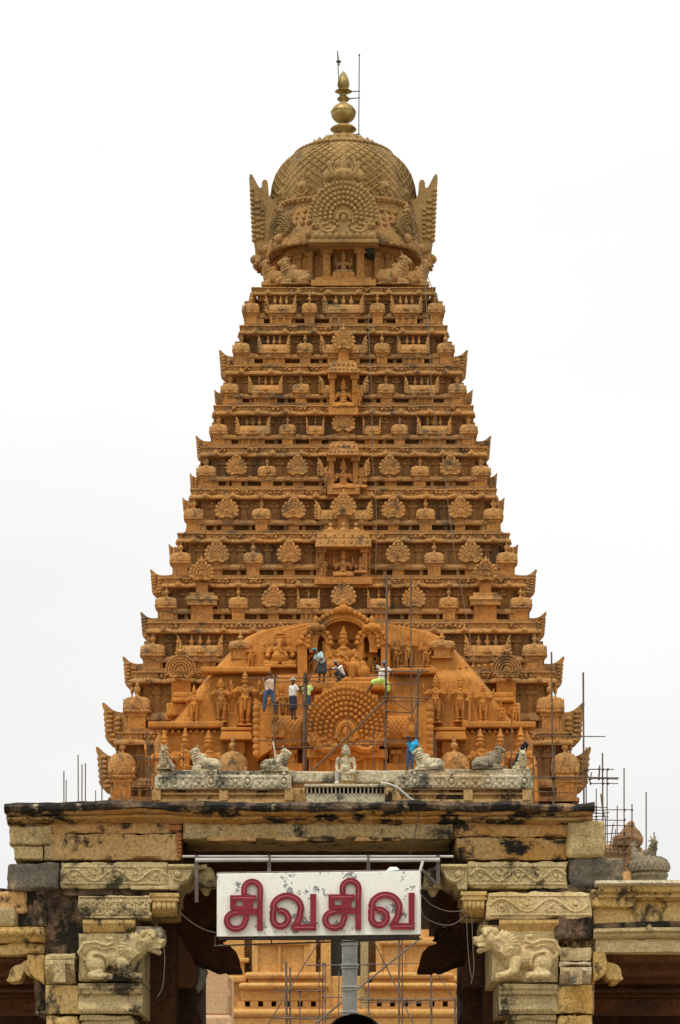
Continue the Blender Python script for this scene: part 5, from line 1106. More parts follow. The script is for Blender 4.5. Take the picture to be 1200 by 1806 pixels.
# vent block under the seated figure
Yv = YP-.55
q = MB(); q.box(X(537, Yv), X(681, Yv), Yv, YP, Z(1388, Yv), Z(1382.5, Yv)); q.build('vent_cap', 'lichen', par, .01); q = MB(); q.box(X(541, Yv), X(679, Yv), Yv+.05, YP, Z(1424, Yv), Z(1398, Yv)); q.build('vent_base', 'lichen', par, .01)
q = MB()
for k in range(20): x = 541+k*7.2; q.box(X(x, Yv), X(x+2.4, Yv), Yv+.03, Yv+.2, Z(1398.5, Yv), Z(1387.5, Yv))
q.build('vent_slats', 'lichen', par, kind='stuff'); q = MB(); q.box(X(541, Yv), X(679, Yv), Yv+.25, YP, Z(1399, Yv), Z(1387, Yv)); q.build('vent_back', 'inner', par)
PBG = 'small stone bulls on the gateway parapet'
bull(bull_pale, 292, 1359, YP+.05, 44, -PI/2-.15, 'small weathered stone bull at the left end of the parapet, facing front', PBG, sz=1.15)
bull(bull_pale, 362, 1360, YP+.15, 52, PI+.05, 'small pale stone bull second from the left on the parapet', PBG, sz=.95)
bull(bull_pale, 487, 1362, YP+.05, 50, 0, 'small pale stone bull on the parapet left of the seated figure, head raised right', PBG, sz=1.0)
bull(bull_pale, 756, 1360, YP+.05, 52, PI, 'small pale stone bull on the parapet right of the seated figure, head raised left', PBG, sz=.95)
bull(bull_grey, 862, 1358, YP+.05, 54, 0, 'dark lichened stone bull near the right end of the parapet', PBG, sz=.95)
bull(bull_pale, 920, 1360, YP+.1, 42, -PI/2+.1, 'broken stone bull at the right end of the parapet behind the black pipes', PBG, sz=1.0)
# seated stout guardian figure with one leg down
def stout_mb():
    b = MB()
    b.ell((0, 0, .36), (.17, .14, .15), 14, 9); b.ell((0, -.05, .34), (.14, .13, .12), 12, 8); b.ell((0, .01, .53), (.19, .11, .13), 12, 8)
    for s in (-1, 1): b.cap((s*.20, 0, .60), (s*.26, -.02, .40), .065, .05); b.cap((s*.26, -.02, .40), (s*.24, -.12, .26), .048, .036); b.ell((s*.24, -.13, .25), .042)
    b.cap((.10, -.03, .24), (.32, -.10, .22), .09, .065); b.cap((.32, -.10, .21), (.08, -.20, .20), .055, .042); b.cap((.08, -.2, .2), (.0, -.22, .19), .035, .025)
    b.cap((-.10, -.03, .24), (-.24, -.16, .22), .09, .065); b.cap((-.24, -.17, .21), (-.22, -.19, -.02), .06, .045); b.cap((-.22, -.19, -.03), (-.20, -.28, -.05), .04, .03)
    b.cap((0, 0, .62), (0, 0, .70), .07, .06); b.ell((0, -.02, .80), (.10, .105, .115), 12, 9); b.ell((0, -.125, .79), (.02, .025, .035), 8, 6); b.ell((0, -.115, .745), (.04, .02, .012), 8, 5)
    b.ell((0, .02, .86), (.12, .11, .10), 12, 8); b.ell((0, .02, .94), (.07, .07, .06), 10, 7)
    for s in (-1, 1): b.ell((s*.105, .01, .76), (.03, .04, .08), 8, 6); b.ell((s*.04, -.108, .82), (.018, .012, .012), 6, 5)
    b.tube([(-.14, -.08, .62), (-.04, -.14, .50), (.08, -.15, .38)], .014, 6); b.box(-.2, .24, -.12, .14, .0, .22)
    return b
sm, _ = sculpt('stout_figure', stout_mb(), .012, 'statue', 1)
hh = Z(1313, YP-.2)-Z(1378, YP-.2); place('seated_statue', sm, (X(610, YP-.2), YP-.1, Z(1376, YP-.2)), None, scale=(hh*.96, hh, hh), label='pale stone pot-bellied seated figure at the centre of the parapet', category='statue')
q = MB(); q.smooth = True; Y = YP-.45; q.lathe([(.035, 0), (.03, .02), (.012, .04), (.028, .1), (.028, .16)], 10, tuple(P(594, 1382, Y))); q.build('offering_lamp', 'whitepvc', None, label='tiny white lamp pot at the foot of the seated parapet figure', category='lamp')
cable('water_hose', [P(x, y, YP-.3) for x, y in ((672, 1381), (686, 1383), (700, 1389), (712, 1398), (724, 1409), (734, 1414))], .018, 'whitepvc', 'white hose drooping over the parapet right of the vent block', 'hose')
pp = thing('pipe_bundle', P(903, 1366, YP+.3), 'bundle of black pipes leaning on the right end of the parapet', 'pipes')
for k, (xa, xb, yt) in enumerate(((900, 924, 1312), (903, 928, 1308), (906, 931, 1311), (909, 926, 1316), (901, 918, 1322))): q = MB(); q.tube([P(xa, 1366, YP+.25+.05*k), P(xb, yt, YP+.1+.05*k)], .026, 8); q.build('pipe', 'blackpipe', pp)

# ------------------------------------------------------------------ signboard
YS = 38.3
sg = thing('signboard', P(563, 1652, YS), 'white chipped signboard with red raised Tamil letters hanging in the gateway', 'signboard')
q = MB(); pts = [(385, 1541), (740.5, 1536), (741, 1648), (385, 1652)]; q.prism([(X(x, YS), Z(y, YS)) for x, y in pts], YS, YS+.10); panel = q.build('panel', 'signwhite', sg, .008)
for a, b, z in (((384, 1652), (742, 1648.5), 1), ((384, 1540), (741, 1535.5), 1), ((384, 1540), (384, 1652), 0), ((741.5, 1535.5), (741.5, 1648.5), 0)):
    q = MB(); q.tube([P(a[0], a[1], YS+.06), P(b[0], b[1], YS+.06)], .016 if z else .010, 6); q.build('frame', 'steelpole' if z else 'signwhite', sg)
q = MB(); q.box(X(386, YS), X(740, YS), YS+.02, YS+.1, Z(1657, YS), Z(1650.5, YS)); q.build('bottom_rail', 'rope', sg)
def U_(u, v, d): return P(370+u/3.077, 1490+v/3.077, YS-d)
def arc(cx, cy, r, a0, a1, n=14, ry=None): return [(cx+r*math.cos(math.radians(a0+(a1-a0)*k/n)), cy-(ry or r)*math.sin(math.radians(a0+(a1-a0)*k/n))) for k in range(n+1)]
def stroke(q, pts, w, d0, d1):                       # flat raised band along a polyline in sign units, mitred
    n = len(pts); L_, R_ = [], []
    for i in range(n):
        p = Vector(pts[i]); a = Vector(pts[max(i-1, 0)]); b = Vector(pts[min(i+1, n-1)])
        d_a = (p-a).normalized() if i else (b-p).normalized(); d_b = (b-p).normalized() if i < n-1 else d_a
        na, nb_ = Vector((-d_a.y, d_a.x)), Vector((-d_b.y, d_b.x)); m = na+nb_; m = m/max(.5, m.dot(na)); L_.append(p+m*w/2); R_.append(p-m*w/2)
    vs = [U_(v.x, v.y, d0) for v in L_]+[U_(v.x, v.y, d0) for v in R_]+[U_(v.x, v.y, d1) for v in L_]+[U_(v.x, v.y, d1) for v in R_]
    fs = []
    for i in range(n-1):
        fs += [(2*n+i, 2*n+i+1, 3*n+i+1, 3*n+i), (i, 2*n+i, 2*n+i+1, i+1)[::-1], (n+i, n+i+1, 3*n+i+1, 3*n+i)[::-1]]
    fs += [(0, n, 3*n, 2*n), (n-1, 3*n-1, 4*n-1, 2*n-1)]
    q.add(vs, fs)
def letter_ci(dx, dy):
    o = lambda pts: [(x+dx, y+dy) for x, y in pts]
    return [o([(190, 276), (187, 262)]+arc(231, 243, 44, 195, 0)+[(273, 300), (273, 466)]), o([(111, 288), (252, 288)]), o([(128, 276), (128, 350)]), o([(209, 290), (209, 356)]),
            o([(258, 363), (150, 364)]+arc(143, 412, 50, 95, 330, 16, 44)+[(199, 398), (202, 386)]), o([(128, 342), (236, 342)])], [32, 30, 34, 56, 34, 22]
def letter_va(dx, dy):
    o = lambda pts: [(x+dx, y+dy) for x, y in pts]
    return [o(arc(385, 400, 42, 110, -200, 22)+[(342, 372), (350, 340)]+arc(420, 345, 76, 170, -20, 16, 68)+[(492, 385), (474, 420), (456, 452)]), o([(448, 448), (579, 448)]), o([(562, 462), (562, 266)])], [36, 36, 33]
for nm, (st_, ws) in (('letter', letter_ci(0, 0)), ('letter', letter_va(0, 0)), ('letter', letter_ci(534, -5)), ('letter', letter_va(534, -6))):
    q = MB()
    for k, (s, w) in enumerate(zip(st_, ws)): stroke(q, s, w, -.01, .055+.004*k)
    lt_ = q.build(nm, 'signred', panel)
    q = MB()
    for k, s in enumerate(st_[:1]+([st_[1], st_[4]] if len(st_) > 4 else [st_[1]])):
        q = MB(); q.tube([U_(x, y, .082) for x, y in s[1:-1]] if len(s) > 3 else [U_(s[0][0]+14, s[0][1], .105), U_(s[-1][0]-10, s[-1][1], .082)], .0045, 5)
        q.build('neon_tube', 'neon', lt_)
q = MB(); q.add([P(680, 1537, YS+.02), P(688, 1529, YS+.2), P(700, 1529, YS+.25), P(705, 1534, YS+.03), P(693, 1532, YS+.1)], [(0, 1, 4), (1, 2, 4), (2, 3, 4), (0, 4, 3)]); q.build('loose_flap', 'signwhite', sg)
q = MB(); q.tube([P(741, 1537, YS+.05), P(746, 1519, YS+.1)], .02, 6); q.build('end_strut', 'whitepvc', sg)
# pipe rail that carries the sign
rl = thing('pipe_rail', P(560, 1514, YS+.3), 'pale horizontal pipe rail with rusty hangers above the signboard', 'pipe rail')
for xa, xb in ((345, 474), (478, 648), (652, 776)): q = MB(); q.tube([P(xa, 1517, YS+.3), P(xb, 1516.5, YS+.3)], .028, 8); q.build('tube', 'whitepvc', rl)
q = MB(); q.tube([P(322, 1510.5, YS+.4), P(800, 1510.5, YS+.4)], .017, 6); q.build('conduit', 'whitepvc', rl)
for x, ya, yb in ((347, 1512, 1591), (475, 1512, 1542), (650, 1512, 1542), (773, 1512, 1560)): q = MB(); q.box(X(x-3.2, YS+.32), X(x+3.2, YS+.32), YS+.31, YS+.36, Z(yb, YS+.32), Z(ya-4, YS+.32)); q.build('hanger', 'steelpole', rl)
q = MB(); q.tube([P(743, 1533, YS+.3), P(770, 1560, YS+.34)], .022, 6); q.build('hanger', 'steelpole', rl)
q = MB(); q.tube([P(378, 1668, YS+.2), P(745, 1656, YS+.2)], .012, 6); q.build('lower_rod', 'dkmetal', rl)
for x in (380, 479, 570, 665): q = MB(); q.tube([P(x, 1650, YS+.15), P(x, 1668-(x-378)*.033, YS+.2)], .010, 5); q.build('lower_hanger', 'dkmetal', rl)
cable('hanging_wire', [P(x, y, YG-.3) for x, y in ((288, 1660), (291, 1690), (289, 1725), (286, 1745), (278, 1758))], .006, 'wire', 'loose grey wire dangling beside the left lion bracket')
cable('hanging_wire', [P(x, y, YG-.3) for x, y in ((318, 1610), (340, 1628), (362, 1640), (384, 1646))], .006, 'wire', 'grey wire sagging from the left corbel to the signboard')
cable('hanging_wire', [P(x, y, YG-.3) for x, y in ((742, 1576), (760, 1595), (790, 1607), (825, 1606))], .006, 'wire', 'upper grey wire sagging right of the signboard')
cable('hanging_wire', [P(x, y, YG-.3) for x, y in ((742, 1600), (750, 1618), (775, 1630), (800, 1630), (822, 1614))], .006, 'wire', 'lower grey wire looping right of the signboard')
cable('hanging_wire', [P(x, y, YG-.3) for x, y in ((823, 1612), (825, 1660), (828, 1700), (832, 1725))], .006, 'wire', 'loose wire hanging straight left of the right lion bracket')
cable('hanging_wire', [P(x, y, YG-.3) for x, y in ((742, 1405), (738, 1440), (730, 1480), (722, 1515))], .007, 'darkwire', 'thin dark wire crossing the lintel right of centre')
cable('hanging_wire', [P(x, y, YG-.3) for x, y in ((832, 1610), (834, 1660), (836, 1710), (831, 1735))], .006, 'wire', 'second thin wire hanging beside the right lion bracket')

# ------------------------------------------------------------------ right: roof ornament with bulls, far shrine
orn = thing('roof_ornament', P(1146, 1556, 41.5), 'grey green latticed dome ornament on the right wing roof', 'roof ornament'); Yo = 41.5
q = MB(); q.smooth = True; c = P(1146, 1556, Yo); k = Yo/F
q.lathe([(30*k, 0), (31*k, 8*k), (33*k, 10*k), (33*k, 14*k), (30*k, 17*k), (35*k, 19*k), (36*k, 24*k), (34*k, 32*k), (29*k, 39*k), (20*k, 44*k)], 24, tuple(c), lambda a: 1); q.build('dome', 'greydome', orn)
q = MB()
for j in range(20):
    for s in (-1, 1): q.tube([(c.x+rr*k*1.01*math.cos(2*PI*j/20+s*.1*e), c.y+rr*k*1.01*math.sin(2*PI*j/20+s*.1*e), c.z+zz*k) for e, (rr, zz) in enumerate(((36, 24), (34, 32), (29, 39), (20, 44)))], .010, 4)
q.smooth = True; q.build('lattice', 'greydome', orn)
OB = 'stone bulls on the right wing roof ornament'
bull(bull_grey, 1146, 1518, Yo+.1, 42, -PI/2+.5, 'grey stone bull on top of the right roof ornament, front one', OB, sz=1.1); bull(bull_grey, 1124, 1528, Yo+.5, 40, PI/2+.6, 'grey stone bull on the right roof ornament, partly hidden behind the front one', OB, sz=1.3)
sh = thing('distant_shrine', P(1098, 1560, 92), 'brown stone shrine roof behind the scaffold at right', 'shrine'); Yd = 92
q = MB(); q.prism([(X(x, Yd), Z(y, Yd)) for x, y in ((1040, 2130), (1160, 2130), (1150, 1505), (1132, 1505), (1130, 1488), (1068, 1488), (1060, 1510), (1048, 1510))], Yd, Yd+5); q.build('roof_mass', 'distant', sh, .2)
q = MB(); q.prism([(X(x, Yd), Z(y, Yd)) for x, y in ((1078, 1492), (1132, 1492), (1134, 1480), (1128, 1468), (1119, 1460), (1118, 1451), (1112, 1448), (1106, 1452), (1100, 1462), (1088, 1475))], Yd-.3, Yd+3); q.build('gable', 'distant', sh, .1)
q = MB(); q.smooth = True
for j in range(12): q.ell(P(1052+j*7, 1500, Yd-.1), (.09, .1, .12), 6, 4)
for j in range(10): q.ell(P(1084+j*5, 1480-6*math.sin(j*.35), Yd-.32), (.08, .08, .1), 6, 4)
q.build('carved_band', 'distant', sh, kind='stuff')
# ------------------------------------------------------------------ scaffolding (each pole its own part)
def scaffold(label, Y, poles, base, mat='pole'):
    """poles: (x0, y0, x1, y1, radius px, depth offset)"""
    t = thing('scaffold', P(*base, Y), label, 'scaffold')
    for p in poles:
        x0, y0, x1, y1 = p[:4]; r = (p[4] if len(p) > 4 else 1.0)*Y/F; o = p[5] if len(p) > 5 else 0; mt = p[6] if len(p) > 6 else mat
        a, b = P(x0, y0, Y+o), P(x1, y1, Y+o); q = MB(); q.smooth = True; m = (a+b)/2+Vector((random.uniform(-.03, .03), 0, random.uniform(-.02, .02)))
        q.tube([a, m, b], r*1.05, 7, r1=r*.9); q.build('pole', mt, t)
    # lashings where uprights and ledgers cross
    up = [p for p in poles if abs(p[1]-p[3]) > abs(p[0]-p[2])*3]; hz = [p for p in poles if abs(p[0]-p[2]) > abs(p[1]-p[3])*3]
    n = 0
    for u in up:
        for h in hz:
            yy = (h[1]+h[3])/2; xx = (u[0]+u[2])/2
            if min(h[0], h[2])-2 <= xx <= max(h[0], h[2])+2 and min(u[1], u[3])-2 <= yy <= max(u[1], u[3])+2 and n < 14:
                q = MB(); q.smooth = True; q.ell(P(xx, yy, Y-.03), (1.9*Y/F, 1.9*Y/F, 2.6*Y/F), 8, 6); q.build('lashing', 'rope', t); n += 1
    return t
sA = 119.9
scaffold('timber scaffold left of the great gable where three workers stand', sA, [(485, 1190, 485, 1420, 1.7), (538, 1186, 536, 1420, 2.4), (541, 1188, 540, 1420, 1.6, .1), (548, 1300, 548, 1420, 1.0), (434, 1196, 600, 1194, 1.1, -.1), (486, 1203, 566, 1202, .9, .3), (458, 1243, 562, 1243, 1.0, -.1), (454, 1306, 542, 1307, 1.1, -.1), (484, 1319, 622, 1316, 1.0, -.1), (482, 1308, 486, 1346, 1.5, -.15, 'palepole'), (548, 1362, 682, 1232, 1.9, -.25), (545, 1366, 680, 1236, 1.5, -.2), (613, 1256, 613, 1420, 1.1), (538, 1215, 566, 1160, 1.1, -.05), (474, 1345, 494, 1325, .8)], (510, 1420))
scaffold('tall timber scaffold right of the great gable', sA, [(683, 1017, 681, 1420, 2.0), (680, 1180, 680, 1420, 1.2, .1), (725, 1017, 727, 1272, 1.4), (738, 1180, 735, 1420, 1.9), (659, 1285, 658, 1420, 1.0), (660, 1183, 758, 1184, 1.3, -.1), (641, 1192, 682, 1191, 1.0, -.12), (683, 1207, 727, 1206, 1.0, -.1), (674, 1229, 762, 1231, 1.2, -.1), (662, 1236, 748, 1237, 1.0, .2), (683, 1255, 727, 1257, 1.1, .2), (600, 1309, 742, 1305, 1.2, -.1), (602, 1314, 720, 1312, .9, .1), (746, 1180, 727, 1210, 1.5, -.15), (736, 1234, 726, 1262, 1.7, -.12), (688, 1232, 722, 1254, .8), (735, 1275, 734, 1305, 2.6, -.05), (681, 1300, 680, 1318, 3, -.05)], (705, 1420))
scaffold('line of thin poles standing before the right half of the porch', sA, [(765, 1293, 767, 1420, 1.0), (769, 1300, 770, 1420, .9), (903, 1266, 903, 1420, 1.2), (891, 1296, 891, 1420, 1.1), (940, 1326, 941, 1420, 1.1), (973, 1150, 976, 1420, 1.5), (979, 1316, 978, 1420, 1.1, .2), (905, 1369, 1092, 1372, 1.2, -.1), (905, 1373, 1040, 1375, 1.0, .1), (944, 1396, 1012, 1398, .9, -.1), (943, 1297, 1068, 1299, 1.0, -.1)], (930, 1420))
scaffold('timber scaffold at the left corner of the porch', sA, [(259, 1290, 260, 1420, 1.2), (264, 1308, 266, 1420, 1.1), (272, 1315, 271, 1420, .9), (240, 1338, 328, 1337, 1.0, -.1), (282, 1310, 282, 1420, .8), (325, 1310, 322, 1420, .9), (259, 1352, 268, 1372, 1.0, -.1), (236, 1379, 268, 1378, .9, -.1), (232, 1393, 268, 1392, .9, -.1), (234, 1385, 234, 1420, .8), (215, 1397, 215, 1420, .8)], (262, 1420))
def uprights(label, Y, ps, base):
    scaffold(label, Y, ps, base)
uprights('cluster of bare poles rising behind the left end of the gateway', 100.0, [(113, 1360, 114, 2190, 1.0), (117, 1376, 117, 2190, .9), (138, 1331, 140, 2190, 1.0), (145, 1348, 145, 2190, 1.0), (151, 1346, 150, 2190, 1.0), (169, 1394, 169, 2190, .8), (180, 1338, 179, 2190, 1.1), (108, 1440, 185, 1440, .9)], (140, 2150))
scaffold('tall leaning scaffold pole at the right edge of the tower', 114.0, [(1029, 1186, 1034, 2150, 1.6), (1034, 1318, 1036, 2150, 1.1), (1025, 1357, 1083, 1357, 1.0, -.1), (1038, 1373, 1090, 1374, 1.3, -.1), (1040, 1382, 1091, 1382, .9, .2), (1063, 1328, 1065, 2150, 1.3), (1071, 1358, 1074, 2150, 1.0), (1056, 1376, 1058, 1350, 1.5, -.1), (1040, 1380, 1044, 1362, 1.1)], (1050, 2135))
scaffold('dense timber scaffold around the brown shrine at right', 90.0, [(1052, 1391, 1052, 2180, .9), (1101, 1355, 1103, 2180, 1.1), (1115, 1418, 1115, 2180, 1.1), (1089, 1421, 1090, 2180, 1.0), (1140, 1397, 1138, 2180, 1.1), (1154, 1467, 1154, 2180, 1.0), (1046, 1423, 1072, 1424, .9), (1046, 1429, 1116, 1428, .9, -.1), (1046, 1434, 1075, 1433, .9), (1046, 1440, 1074, 1441, .8), (1046, 1445, 1102, 1447, .9, -.1), (1062, 1456, 1118, 1457, .9, -.1), (1062, 1471, 1100, 1469, .9, .1), (1070, 1485, 1130, 1484, 1.0, -.1), (1068, 1497, 1125, 1499, .9, .1), (1068, 1508, 1120, 1507, .8), (1074, 1512, 1082, 1452, 1.1), (1084, 1510, 1086, 1462, .9), (1095, 1515, 1104, 1480, 1.2), (1066, 1440, 1060, 1400, 1.5, -.1), (1068, 1520, 1068, 1440, 1.0)], (1095, 2150))
scaffold('pipe scaffold before the hall wall below the signboard', 108.0, [(505, 1696, 508, 2170, 2.0), (512, 1706, 512, 2170, 1.6), (529, 1745, 530, 2170, 1.0), (563, 1692, 564, 2170, .9), (570, 1696, 570, 2170, 1.1), (574, 1700, 574, 2170, 1.0), (598, 1714, 597, 2170, .9), (476, 1749, 570, 1747, 1.0, -.1), (540, 1703, 762, 1699, 1.0, -.1), (567, 1758, 604, 1759, 1.0, -.1), (632, 1763, 806, 1763, 1.3, -.15), (640, 1768, 760, 1769, 1.0), (485, 1795, 585, 1796, 1.6, -.1), (470, 1812, 566, 1656, 1.1, -.2), (655, 1650, 732, 1812, 1.2, -.2), (556, 1806, 738, 1658, 1.7, -.25), (704, 1650, 706, 2170, 1.8), (710, 1652, 711, 2170, 1.2, .1), (650, 1700, 651, 2170, 1.1), (761, 1696, 761, 2170, 2.0), (764, 1705, 800, 1762, 1.0), (803, 1760, 804, 2170, 2.1)], (640, 2130), 'steelpole')

# ------------------------------------------------------------------ the workers
def limb(b, pts, rs):
    for (p, r), (p2, r2) in zip(zip(pts, rs), zip(pts[1:], rs[1:])): b.cap(p, p2, r, r2, 10)
def hand(b, w, d, grip=.5):
    w = Vector(w); d = Vector(d).normalized(); sdv = d.cross(Vector((0, 1, 0))); sdv = sdv.normalized() if sdv.length > .1 else Vector((1, 0, 0)); nrm = d.cross(sdv)
    palm = w+d*.045; b.ell(palm, (.034, .030, .042), 8, 6)
    for k in range(4):
        root = palm+d*.03+sdv*(-.027+.018*k); ln = (.062, .070, .066, .052)[k]; mid = root+d*ln*.5+nrm*.008; tip = mid+(d*(1-grip)+nrm*grip).normalized()*ln*.55
        b.cap(root, mid, .0095, .009, 6); b.cap(mid, tip, .009, .0078, 6)
    t0 = w+d*.03-sdv*.03; t1 = t0-sdv*.022+d*.025; b.cap(t0, t1, .012, .011, 6); b.cap(t1, t1+d*.03+nrm*.01, .011, .009, 6)
def person(px, py, Y, label, J, cloth, scale=1.0, group='workers on the scaffold'):
    """J: joints in metres (x right, y away, z up), feet at the picture point"""
    V = {k: Vector(v) for k, v in J.items()}; loc = P(px, py, Y)
    t = thing('person', loc, label, 'person', group)
    b = MB(); hip, ch, nk_, hd = V['hip'], V['chest'], V['neck'], V['head']
    sd_ = (V['shR']-V['shL']).normalized()
    for s in (-1, 1): b.cap(hip+sd_*s*.06, ch+sd_*s*.085-Vector((0, 0, .03)), .10, .105, 12)
    b.ell(hip, (.15, .12, .12), 12, 8); b.cap(ch, nk_, .12, .055); b.cap(nk_, hd-Vector((0, 0, .04)), .052, .05)
    fc = Vector(J.get('face', (0, -1, 0))).normalized(); b.ell(hd, (.078, .088, .108), 14, 10); b.cap(hd+fc*.03-Vector((0, 0, .06)), hd+fc*.045-Vector((0, 0, .085)), .05, .04); b.ell(hd+fc*.092-Vector((0, 0, .012)), (.016, .016, .024), 8, 6); b.ell(hd+fc*.085-Vector((0, 0, .055)), (.024, .018, .008), 8, 5)
    er = fc.cross(Vector((0, 0, 1)))
    for s in (-1, 1): b.ell(hd+er*s*.08, (.015, .02, .032), 8, 6); b.ell(hd+fc*.075+er*s*.03+Vector((0, 0, .018)), (.014, .014, .008), 6, 5)
    for s in 'LR':
        limb(b, [V['sh'+s], V['el'+s], V['ha'+s]], [.056, .042, .03]); hand(b, V['ha'+s], V['ha'+s]-V['el'+s])
        limb(b, [V['hp'+s], V['kn'+s], V['an'+s]], [.088, .062, .042]); d = Vector(J.get('toe'+s, (0, -1, 0))); b.cap(V['an'+s]-Vector((0, 0, .03)), V['an'+s]-Vector((0, 0, .045))+d.normalized()*.15, .042, .030)
    me, _ = sculpt('body', b, .012, 'skin', 1); body = place('body', me, loc, t, scale=(scale,)*3)
    def wear(nm, mb, mat, vx=.018): me, _ = sculpt(nm, mb, vx, mat, 2); place(nm, me, loc, t, scale=(scale,)*3)
    sm_, lm_, hm_ = cloth['shirt'], cloth['legs'], cloth['head']
    q = MB()
    for s in (-1, 1): q.cap(hip+sd_*s*.065+Vector((0, 0, .02)), ch+sd_*s*.09-Vector((0, 0, .03)), .128, .13, 12)
    q.cap(ch, ch*.55+nk_*.45, .145, .09)
    for s in 'LR': m = V['sh'+s].lerp(V['el'+s], .75); q.cap(V['sh'+s], m, .078, .066)
    wear('shirt', q, sm_)
    q = MB(); kind = lm_[1]; q.ell(hip-Vector((0, 0, .0)), (.17, .145, .13), 12, 8)
    if kind == 'trousers':
        for s in 'LR': limb(q, [V['hp'+s], V['kn'+s], V['kn'+s].lerp(V['an'+s], .88)], [.112, .086, .068])
    else:                                            # wrapped cloth to the knee
        for s in 'LR': limb(q, [V['hp'+s], V['kn'+s].lerp(V['hp'+s], -.05)], [.13, .115])
        mid_ = (V['hpL']+V['hpR'])/2; mk = (V['knL']+V['knR'])/2
        if (V['knL']-V['knR']).length < .35: limb(q, [mid_, mk], [.13, .12])
    wear('trousers' if kind == 'trousers' else 'waist_cloth', q, lm_[0])
    q = MB()
    if hm_[1] == 'hair': q.ell(hd+Vector((0, 0, .03))-fc*.025, (.088, .092, .095), 12, 8)
    else:
        q.ell(hd+Vector((0, 0, .065))-fc*.01, (.105, .108, .065), 12, 8); q.tube([hd+Vector((.102*math.cos(a), .104*math.sin(a), .05)) for a in [2*PI*k/14 for k in range(14)]], .028, 8, True); q.ell(hd+Vector((0, 0, .11)), (.07, .07, .04), 10, 6)
    wear('hair' if hm_[1] == 'hair' else 'head_cloth', q, hm_[0], .014)
    return t
BASE = dict(hip=(0, 0, .92), chest=(0, 0, 1.28), neck=(0, 0, 1.46), head=(0, -.02, 1.62), shL=(-.19, 0, 1.38), shR=(.19, 0, 1.38), elL=(-.25, .02, 1.1), elR=(.25, .02, 1.1), haL=(-.24, -.1, .88), haR=(.24, -.1, .88), hpL=(-.09, 0, .90), hpR=(.09, 0, .90), knL=(-.10, -.02, .50), knR=(.10, -.02, .50), anL=(-.10, .02, .08), anR=(.10, .02, .08))
def J(**k): d = dict(BASE); d.update(k); return d
person(476, 1257, 120.6, 'worker in tan and white shirt and jeans holding the left scaffold pole', J(head=(.03, -.02, 1.62), shL=(-.19, 0, 1.38), elL=(-.22, -.16, 1.34), haL=(.06, -.30, 1.42), elR=(.34, -.1, 1.42), haR=(.24, -.26, 1.52), hpL=(-.10, 0, .9), knL=(-.20, -.02, .5), anL=(-.24, .02, .10), knR=(.16, -.02, .5), anR=(.24, .0, .06), toeR=(.6, -1, 0), face=(.5, -1, .2)), dict(shirt='c_tanwhite', legs=('c_jeans', 'trousers'), head=('hair', 'hair')))
person(517, 1269, 120.7, 'worker in white shirt, white turban and navy waist cloth facing right', J(head=(.0, -.02, 1.62), face=(1, -.3, 0), shL=(-.10, .13, 1.38), shR=(.10, -.14, 1.38), elL=(.25, .12, 1.30), haL=(.48, .0, 1.48), elR=(.24, -.18, 1.16), haR=(.48, -.14, 1.20), hpL=(-.03, .09, .9), hpR=(.04, -.09, .9), knL=(-.05, .08, .5), knR=(.07, -.09, .5), anL=(-.04, .08, .08), anR=(.08, -.1, .08), toeL=(1, -.4, 0), toeR=(1, -.5, 0)), dict(shirt='c_white', legs=('c_navy', 'cloth'), head=('c_turban', 'turban')))
person(541, 1260, 120.8, 'boy in yellow green shirt standing behind the left scaffold post', J(face=(.6, .8, 0), elR=(.28, .05, 1.15), haR=(.38, .1, 1.28), elL=(-.22, .1, 1.12), haL=(-.1, .24, 1.2), toeL=(.2, 1, 0), toeR=(.3, 1, 0)), dict(shirt='c_yellowgreen', legs=('c_jeans', 'trousers'), head=('hair', 'hair')), .86)
person(566, 1204, 121.2, 'worker in teal headscarf and pale blue shirt bending over the throne base', J(hip=(.06, .05, .88), chest=(-.06, -.12, 1.16), neck=(-.17, -.16, 1.28), head=(-.28, -.2, 1.36), face=(-.8, -.6, -.3), shL=(-.16, .03, 1.25), shR=(.02, -.26, 1.25), elL=(-.30, .0, 1.02), haL=(-.42, -.12, .84), elR=(.08, -.36, .98), haR=(-.10, -.44, .84), hpL=(-.02, .1, .88), hpR=(.14, 0, .88), knL=(-.06, .0, .48), knR=(.16, -.08, .48), anL=(-.05, .06, .08), anR=(.14, .0, .08), toeL=(-1, -.4, 0), toeR=(-.6, -1, 0)), dict(shirt='c_paleblue', legs=('c_darkcloth', 'cloth'), head=('c_teal', 'turban')), .95)
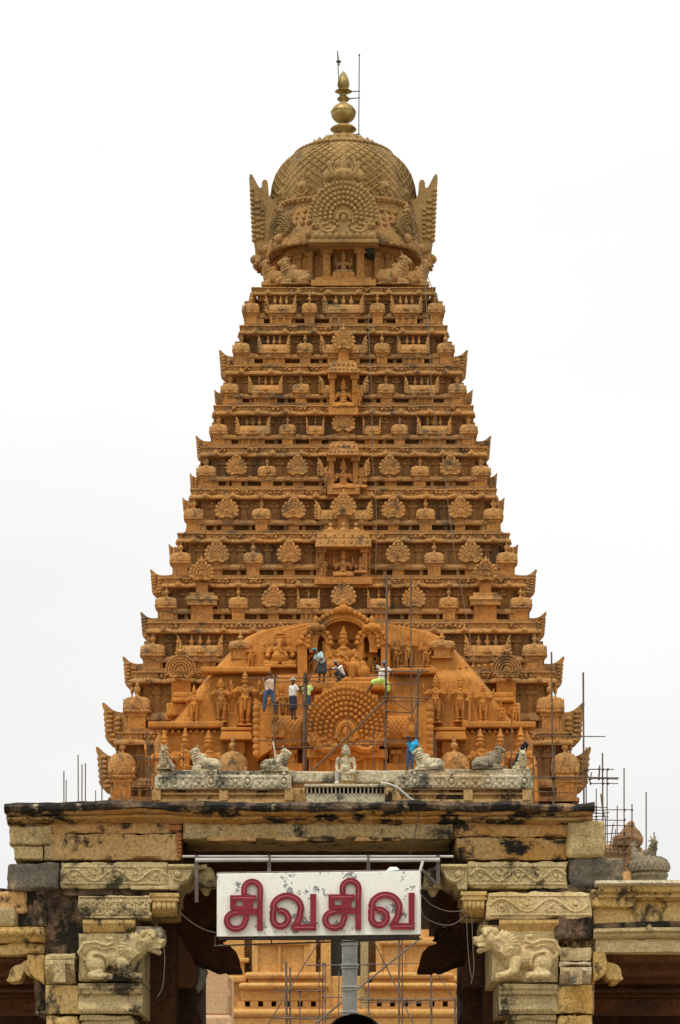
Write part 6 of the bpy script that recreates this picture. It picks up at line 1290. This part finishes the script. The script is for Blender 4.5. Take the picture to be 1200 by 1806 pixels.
person(600, 1202, 121.6, 'worker in grey cap and white shirt half hidden behind the deity knees', J(hip=(.1, .1, .30), chest=(-.02, .0, .62), neck=(-.12, -.06, .78), head=(-.22, -.1, .90), shL=(-.14, .10, .72), shR=(.06, -.14, .72), hpL=(.04, .16, .28), hpR=(.16, .02, .28), knL=(-.22, .1, .42), knR=(-.12, -.16, .44), anL=(-.06, .12, .08), anR=(.04, -.14, .08), face=(-.8, -.6, 0), elL=(-.4, .0, .6), haL=(-.62, -.1, .56), elR=(-.12, -.24, .56), haR=(-.38, -.28, .56), toeL=(-1, 0, 0), toeR=(-1, -.3, 0)), dict(shirt='c_white', legs=('c_darkcloth', 'trousers'), head=('c_greycap', 'turban')), .85)
person(678, 1236, 120.3, 'worker in lime green waist cloth climbing the right scaffold post', J(hip=(-.06, 0, .86), chest=(-.02, 0, 1.22), neck=(.02, 0, 1.38), head=(.02, .0, 1.52), face=(.2, .9, 0), shL=(-.2, 0, 1.36), shR=(.16, 0, 1.34), elL=(-.34, -.1, 1.44), haL=(-.48, -.14, 1.56), elR=(.28, -.06, 1.22), haR=(.34, -.12, 1.06), hpL=(-.14, 0, .84), hpR=(.04, 0, .82), knL=(-.44, -.1, .76), anL=(-.66, -.1, .42), knR=(.14, -.05, .48), anR=(.12, .0, .10), toeL=(-1, -.3, -.4), toeR=(.3, -1, 0)), dict(shirt='c_white', legs=('c_lime', 'cloth'), head=('c_capblue', 'turban')))
person(724, 1360, 119.5, 'worker in bright blue shirt and jeans bending behind the parapet bull', J(hip=(.0, .02, .90), chest=(.10, -.06, 1.22), neck=(.0, -.12, 1.40), head=(-.10, -.16, 1.46), face=(-.7, -.7, -.3), shL=(-.02, .06, 1.36), shR=(.26, -.12, 1.36), elL=(-.16, -.08, 1.16), haL=(-.10, -.22, .98), elR=(.34, -.16, 1.12), haR=(.22, -.28, .92), knL=(-.12, 0, .48), anL=(-.14, .02, .08), knR=(.08, 0, .48), anR=(.06, .02, .08)), dict(shirt='c_brightblue', legs=('c_jeans', 'trousers'), head=('c_darkcloth', 'turban')), .9, 'workers on the scaffold')
